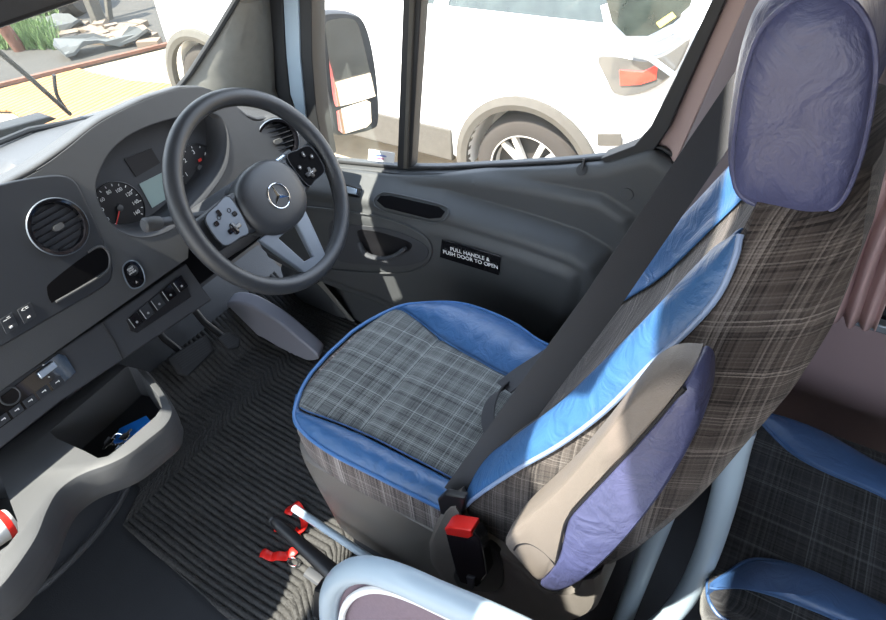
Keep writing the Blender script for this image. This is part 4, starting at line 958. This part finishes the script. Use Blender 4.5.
# rusty ribbed plate
rp = [fz(u, v, GZ + .02) for u, v in ((-60, 108), (0, 92), (90, 68), (120, 62), (128, 72), (182, 79), (178, 108), (90, 130), (20, 133), (-60, 150))]
rp = [fz(u, v, GZ + .02) for u, v in ((-60, 106), (0, 91), (80, 70), (92, 74), (130, 82), (180, 86), (182, 112), (60, 140), (10, 112), (-60, 112))]
def orangem():
    m = mat('orange_ribbed_plate', (0.36, 0.17, 0.06), 0.8, var=.4, vscale=5); nt = m.node_tree; N = nt.nodes; L = nt.links
    tc = N.new('ShaderNodeTexCoord'); w = N.new('ShaderNodeTexWave'); w.inputs['Scale'].default_value = 5; w.bands_direction = 'Y'; w.inputs['Distortion'].default_value = .6; L.new(tc.outputs['Object'], w.inputs['Vector'])
    bp = N.new('ShaderNodeBump'); bp.inputs['Strength'].default_value = .8; bp.inputs['Distance'].default_value = .04; L.new(w.outputs['Fac'], bp.inputs['Height']); L.new(bp.outputs['Normal'], N['Principled BSDF'].inputs['Normal']); return m
MT['orange'] = orangem()
mb = MB(); mb.prism(rp, (0, 0, .02)); tag(obj('ribbed_plate', mb, 'orange', bevel=.004), 'rusty orange ribbed plate lying on the pale ground ahead of the windscreen', 'metal plate')
mb = MB(); mb.prism([e0 - dv * 3, e1 + dv * 1, e1 + dv * 1 + nv * .05, e0 - dv * 3 + nv * .03], (0, 0, .04)); struct(obj('trim_kerb', mb, 'rust'))
# debris: grey sheets, rubble, post, grass
for i, (px, lab_) in enumerate((([(-10, 28), (40, 18), (82, 22), (75, 27), (30, 32), (-10, 33)], 'crumpled grey metal sheet lying in the grass by the rusty post'), ([(55, 48), (70, 43), (110, 38), (140, 32), (150, 36), (100, 45), (65, 54)], 'long thin grey metal strip lying on the edge of the dark ground'))):
    P = [fz(u, v, GZ + .10) for u, v in cr(px, 3, True)]; mb = MB(); mb.prism([p + Vector((0, 0, .05 * math.sin(k * 1.7))) for k, p in enumerate(P)], (0, 0, .03)); tag(obj('metal_sheet', mb, 'sheet', smooth=False), lab_, 'metal sheet')
random.seed(11)
mb = MB()
for k in range(70):
    u, v = random.uniform(60, 150), random.uniform(24, 44); p = fz(u, v, GZ + .04); s = random.uniform(.04, .14)
    mb.box(p, (s * 1.8, s, s * .7), Matrix.Rotation(random.uniform(0, 3), 3, 'Z'))
o = tag(obj('rubble', mb, 'dirt', smooth=False), 'low heap of brown rubble and broken planks on the dark ground', 'rubble'); o['kind'] = 'stuff'
def grass_mat():
    return mat('grass_green', (.10, .16, .055), .8, var=.5, vscale=3)
MT['grass'] = grass_mat()
for cl_, lab_ in ((((0, 60), (33, 52)), 'bright green grass tuft growing at the foot of the rusty post'), (((0, 60), (5, 18)), 'green grass patch growing behind the grey metal sheet')):
    mb = MB(); (u0, u1), (v0, v1) = cl_
    for k in range(2600):
        u, v = random.uniform(u0, u1), random.uniform(v0, v1); 
        if random.random() > (1 - abs((u - (u0 + u1) / 2) / (u1 - u0)) * 1.4): continue
        p = fz(u, v, GZ); h = random.uniform(.10, .26); a = random.uniform(0, 6.3); w = .012; d = Vector((math.cos(a), math.sin(a), 0)); l_ = Vector((random.uniform(-.08, .08), random.uniform(-.08, .08), h))
        mb.add([p - d * w, p + d * w, p + l_], [(0, 1, 2)])
    o = tag(obj('grass', mb, 'grass', smooth=False), lab_, 'grass'); o['kind'] = 'stuff'
mb = MB(); p = fz(22, 52, GZ); mb.tube([p, p + Vector((-.12, .02, .6)), p + Vector((-.35, .05, 1.6))], .065, 10); tag(obj('post', mb, 'rust'), 'leaning rusty brown post standing in the grass', 'post')
# grey barrier and old tyre beyond
mb = MB(); p = fz(118, 30, GZ); mb.box(p + Vector((0, .3, .35)), (.12, .12, .9)); mb.box(p + Vector((.25, .35, .3)), (.06, .06, .8), Matrix.Rotation(.3, 3, 'Y')); tag(obj('barrier', mb, 'clad', bevel=.01), 'grey upright barrier frame standing by the rubble', 'barrier')
p = fz(78, 14, GZ) + Vector((0, 0, .33)); tag(obj('old_tyre', MB().lathe([(.19, -.1), (.32, -.1), (.36, -.05), (.36, .05), (.32, .1), (.19, .1), (.19, -.1)], p, (.6, -.8, .1), 32), 'tyre'), 'old dark tyre standing upright in the grass on the dark ground', 'tyre')
# buildings/walls around, seen in mirror and glass
mb = MB(); mb.box((2.5, -14, 1.2), (22, .4, 12)); mb.box((6.5, 22, 1.0), (30, .4, 3.6)); struct(obj('wall_yard', mb, 'wall_out', smooth=False))

# --- white SUV alongside
suv = thing('white_car', 'white estate car with grey cladding parked alongside the driver window', 'car', (3.9, 2.7, GZ))
X0 = 3.0; YR, YF = .62, 4.85
st_ = [  # y, x-near offset, z bottom, z shoulder, z waist
    (.60, .16, -.30, .10, .28), (.66, .06, -.5, .10, .30), (.85, .02, -.62, .10, .30), (1.2, .0, -.62, .10, .29), (2.4, -.01, -.62, .08, .26), (3.6, .0, -.62, .06, .22), (4.1, .02, -.62, .04, .17), (4.55, .10, -.48, .0, .12), (4.78, .28, -.42, -.08, .04), (4.86, .5, -.34, -.12, -.02)]
rings = []
for y, dx, zb, zs, zw in st_:
    xn = X0 + dx; xf = X0 + 1.8 - dx
    half = [(xn + .06, zb), (xn + .01, zb + .05), (xn, (zb + zs) / 2), (xn + .01, zs), (xn + .05, zw - .02), (xn + .08, zw)]
    rings.append([(x, y, z) for x, z in half] + [(xf - (x - xn), y, z) for x, z in reversed(half)])
mb = MB(); mb.loft(rings); bd = obj('car_body', mb, 'suv', suv)
cutr = []
for yc in (1.43, 4.06):
    mc = MB(); mc.cyl((X0 - .3, yc, GZ + .36), (X0 + .28, yc, GZ + .36), .385, n=40); cutr.append(obj('c', mc, 'black'))
cut(bd, cutr)
# greenhouse
rings = []
for y, zr in ((.74, .40), (.80, .62), (1.2, .82), (2.0, .88), (2.9, .86), (3.35, .55), (3.75, .24)):
    zw = lerp([(.6, .28), (2.4, .25), (3.75, .2)], y); k = .30 * (zr - zw) / .6
    rings.append([(X0 + .08, y, zw), (X0 + .08 + k, y, zr), (X0 + 1.72 - k, y, zr), (X0 + 1.72, y, zw)])
mb = MB(); mb.loft(rings); obj('car_windows', mb, 'carglass', suv, bevel=.02)
mb = MB(); mb.box((X0 + .9, 2.0, .90), (1.25, 2.4, .05)); obj('roof', mb, 'suv', suv, bevel=.02)
for i, y in enumerate((.98, 2.0, 2.95)):
    mb = MB(); mb.prism([(X0 + .07, y - .04, .25), (X0 + .07, y + .05, .25), (X0 + .37, y + .0, .88), (X0 + .37, y - .07, .88)], (.02, 0, 0)); obj('car_pillar', mb, 'suv', suv)
# rear quarter of the roof/tailgate: white band under rear glass
mb = MB(); mb.tube([fx(605, 5, 3.02), fx(608, 20, 3.02), fx(622, 36, 3.02), fx(648, 40, 3.02), fx(675, 28, 3.02), fx(700, 8, 3.02)], .022, 8); obj('window_edge', mb, 'suv', suv)
P = [fx(*q, 2.985) for q in ((607, 2), (612, 22), (626, 36), (648, 36), (668, 26), (690, 6), (697, -14), (640, -40), (600, -14))]; mb = MB(); mb.prism(P, (.02, 0, 0)); obj('rear_quarter_window', mb, 'carglass', suv)
P = [fx(*q, 2.982) for q in ((656, 23), (672, 12), (676, 17), (660, 28))]; mb = MB(); mb.prism(P, (.003, 0, 0)); obj('window_sticker', mb, 'yellow', suv, smooth=False)
P = [fx(*q, 2.99) for q in cr([(597, 57), (620, 56), (645, 60), (668, 52), (690, 38), (676, 70), (655, 88), (632, 96), (614, 94), (606, 80)], 3, True)]; mb = MB(); mb.prism(P, (.05, 0, 0)); tlp = obj('tail_light', mb, 'tailclear', suv, bevel=.008)
P = [fx(*q, 2.982) for q in ((619, 70), (642, 72), (658, 64), (656, 80), (640, 85), (620, 86))]; mb = MB(); mb.prism(P, (.008, 0, 0)); obj('red_lens', mb, 'tail', tlp, bevel=.003)
mb = MB(); mb.tube([fx(628, 47, 2.95), fx(650, 58, 2.95), fx(675, 76, 2.97)], .014, 8); obj('wiper', mb, 'tube', suv)
P = [fx(*q, 2.992) for q in ((597, 134), (621, 134), (622, 146), (597, 146))]; mb = MB(); mb.prism(P, (.01, 0, 0)); obj('bumper_reflector', mb, 'clad', suv, bevel=.003)
# cladding: sills and arches
mb = MB(); mb.prism([(X0 - .012, 1.92, -.61), (X0 - .012, 1.92, -.40), (X0 - .018, 3.55, -.41), (X0 - .018, 3.55, -.61)], (.10, 0, 0)); obj('sill_cladding', mb, 'clad', suv, bevel=.01)
for yc in (1.43, 4.06):
    mb = MB(); rg = []
    for k in range(25):
        a = PI * (-.06 + 1.12 * k / 24); rg.append([Vector((x, yc + r * math.cos(a), GZ + .36 + r * math.sin(a))) for x, r in ((X0 - .02, .385), (X0 - .03, .42), (X0 - .012, .46), (X0 + .03, .46), (X0 + .03, .385))])
    mb.loft(rg); obj('arch_cladding', mb, 'clad', suv)
    wc = Vector((X0 + .12, yc, GZ + .345))
    mb = MB(); mb.lathe([(.225, -.10), (.235, -.105), (.31, -.10), (.335, -.08), (.345, -.04), (.345, .06), (.33, .10), (.23, .10), (.225, -.10)], wc, (1, 0, 0), 48); ty = obj('tyre', mb, 'tyre', suv)
    mb = MB(); mb.lathe([(.228, -.104), (.235, -.108), (.238, -.100), (.228, .05), (.21, .05), (.215, -.08)], wc, (1, 0, 0), 48); obj('rim_edge', mb, 'alloy', ty); mb = MB()
    mb.lathe([(.0001, -.03), (.225, -.03), (.225, -.02), (.0001, -.02)], wc, (1, 0, 0), 32); obj('brake_disc', mb, 'tyre', ty); mb = MB()
    for k in range(10):
        a = 2 * PI * k / 10 + (.12 if k % 2 else -.12) ; d = Vector((0, math.cos(a), math.sin(a))); t = Vector((0, -math.sin(a), math.cos(a)))
        p0, p1_ = wc + Vector((-.085, 0, 0)) + d * .03, wc + Vector((-.09, 0, 0)) + d * .222
        mb.prism([p0 - t * .012, p0 + t * .012, p1_ + t * .017, p1_ - t * .017], (.03, 0, 0))
    mb.lathe([(.0001, -.10), (.035, -.095), (.04, -.07), (.0001, -.07)], wc, (1, 0, 0), 20); obj('alloy_rim', mb, 'alloy', ty)
# --- door mirror outside
mr = thing('door_mirror', 'tall black-backed door mirror outside the quarter window', 'mirror', (1.30, 1.2, .6))
MX = 1.33; mn = Vector((-.385, -.905, .150)).normalized(); mc0 = fx(348, 78, MX)
def mp(u, v, off=0): return fn(u, v, mc0 + mn * off, mn)
hpx = [(312, 20), (322, 13), (345, 12), (360, 17), (368, 32), (374, 60), (378, 95), (378, 122), (372, 130), (345, 136), (337, 133), (333, 122), (328, 95), (318, 55)]
hh = [mp(u, v) for u, v in cr(hpx, 4, True)]; hc_ = sum(hh, Vector()) / len(hh)
bv = Vector((-.12, .12, 0)) 
mb = MB(); mb.loft([[hc_ + (p - hc_) * s - mn * d for p in hh] for s, d in ((.97, -.004), (1.0, .004), (1.02, .03), (1.0, .06), (.85, .09), (.4, .10))]); obj('mirror_housing', mb, 'rubber', mr)
up_px = [(325, 26), (330, 20), (345, 18), (356, 22), (362, 40), (368, 65), (374, 92), (372, 97), (340, 106), (334, 103), (331, 85), (328, 55)]
mb = MB(); mb.prism([mp(u, v, .005) for u, v in cr(up_px, 3, True)], mn * .003); obj('main_glass', mb, 'mirror', mr, smooth=False)
lo_px = [(336, 111), (342, 108), (366, 100), (370, 102), (371, 122), (366, 127), (343, 134), (338, 130)]
ml = Vector((-.52, -.80, -.05)).normalized()
mb = MB(); mb.prism([mp(u, v, .005) for u, v in lo_px], mn * .003); obj('wide_glass', mb, 'mirror', mr, smooth=False)
mb = MB(); mb.tube([mp(314, 60, -.05), mp(312, 60, -.05) + Vector((-.10, .02, -.02))], .03, 12); mb.tube([mp(332, 122, -.05), mp(325, 124, -.05) + Vector((-.1, .02, -.02))], .03, 12); obj('mirror_arm', mb, 'rubber', mr)
# van outside skin behind the mirror line with coloured stripes (seen in the mirror)
vs = MB(); vs.box((1.20, -1.9, .30), (.03, 4.0, 1.7)); sk = obj('van_body_side', vs, 'suv', smooth=False); struct(sk); sk.name = 'wall_outer'
for k, (z, m_) in enumerate(((.30, 'needle'), (.12, 'orange'))):
    mb = MB(); mb.box((1.218, -1.9, z), (.004, 4.0, .12)); s_ = obj('body_stripe', mb, m_, sk, smooth=False)
# wipers and cowl
wp = thing('wiper', 'black windscreen wiper with a thin arm resting at the base of the windscreen', 'wiper', (.4, 1.6, .8))
a, b = fy(70, 114, 1.53), fy(-10, 44, 1.32)
mb = MB(); mb.tube([a, (a + b) / 2 + Vector((0, .01, .01)), b], .005, 8); obj('wiper_arm', mb, 'rubber', wp)
mb = MB(); mb.tube(cr([tuple(fy(68, 112, 1.54)), tuple(fy(57, 95, 1.52)), tuple(fy(54, 75, 1.50))], 6), .004, 8); obj('washer_hose', mb, 'rubber', wp)
P = [fy(u, v, 1.56) for u, v in ((-40, 140), (50, 116), (58, 119), (40, 126), (-40, 152))]; mb = MB(); mb.prism(P, (0, .05, .0)); obj('wiper_cowl', mb, 'rubber', wp, bevel=.003)

# added unseen sheet that keeps sun off the cushion, wheel and door
bl = thing('sun_blocker', 'added sun-blocking sheet out of view inside the upper windscreen above the driver', 'light blocker', (.37, .55, 1.6))
def gl(x, z, o=.035): return Vector((x, 1.5 - 1.16 * (z - .8) - o, z - .02))
mb = MB(); mb.prism([gl(-.03, 1.135), gl(1.0, 1.135), gl(1.0, 1.65), gl(-.03, 1.65)], (0, -.004, -.003)); obj('blocker_sheet', mb, 'web', bl, smooth=False)
mb = MB(); mb.cyl(gl(-.03, 1.135), gl(1.01, 1.135), .008); obj('blocker_bar', mb, 'black', bl)
mb = MB(); mb.cyl(gl(-.03, 1.655), gl(.98, 1.655), .022); obj('blocker_roller', mb, 'black', bl)

bl = thing('sun_blocker', 'shorter added sun-blocking sheet out of view inside the windscreen left of the driver', 'light blocker', (-.27, .55, 1.6))  # second added sheet, keeps sun off the seat side and guard tube
mb = MB(); mb.prism([gl(-.52, 1.23), gl(-.031, 1.23), gl(-.031, 1.65), gl(-.52, 1.65)], (0, -.004, -.003)); obj('blocker_sheet', mb, 'web', bl, smooth=False)
mb = MB(); mb.cyl(gl(-.53, 1.23), gl(-.045, 1.23), .008); obj('blocker_bar', mb, 'black', bl)
mb = MB(); mb.cyl(gl(-.53, 1.655), gl(-.045, 1.655), .022); obj('blocker_roller', mb, 'black', bl)
mb = MB(); mb.prism([Vector((.0, .455, 1.62)), Vector((.0, .345, 1.62)), Vector((.0, .345, 1.80)), Vector((.0, .37, 1.80))], (1.0, 0, 0)); tag(obj('overhead_sun_blocker', mb, 'trim', bevel=.01), 'added sun-blocking shelf out of view above the windscreen on the driver side', 'shelf')  # added out of view to keep sun off the belt

# ================================================================== LIGHT
sun = bpy.data.lights.new('sun', 'SUN'); sun.energy = 20; sun.angle = math.radians(.7); sun.color = (1, .93, .82)
so_ = bpy.data.objects.new('sun', sun); COL.objects.link(so_); SUN = Vector((-1.55, .8, 2.7)).normalized(); so_.rotation_euler = SUN.to_track_quat('Z', 'Y').to_euler()
w = bpy.data.worlds.new('world'); scene.world = w; w.use_nodes = True; nt = w.node_tree
bg = nt.nodes['Background']; tc = nt.nodes.new('ShaderNodeTexCoord'); sp = nt.nodes.new('ShaderNodeSeparateXYZ'); nt.links.new(tc.outputs['Generated'], sp.inputs[0])
rp_ = nt.nodes.new('ShaderNodeValToRGB'); e = rp_.color_ramp.elements; e[0].position = .48; e[0].color = (.55, .5, .42, 1); e[1].position = .54; e[1].color = (.87, .93, 1.0, 1)
x_ = e.new(1.0); x_.color = (.55, .72, 1.0, 1)
mm_ = nt.nodes.new('ShaderNodeMath'); mm_.operation = 'MULTIPLY_ADD'; mm_.inputs[1].default_value = .5; mm_.inputs[2].default_value = .5
nt.links.new(sp.outputs[2], mm_.inputs[0]); nt.links.new(mm_.outputs[0], rp_.inputs[0]); nt.links.new(rp_.outputs[0], bg.inputs[0]); bg.inputs[1].default_value = 4.4
vs_ = scene.view_settings; vs_.view_transform = 'Standard'; vs_.look = 'None'; vs_.exposure = 0.28; vs_.gamma = 1; vs_.use_curve_mapping = False
scene.cycles.max_bounces = 8; scene.cycles.transparent_max_bounces = 12; scene.cycles.use_denoising = True
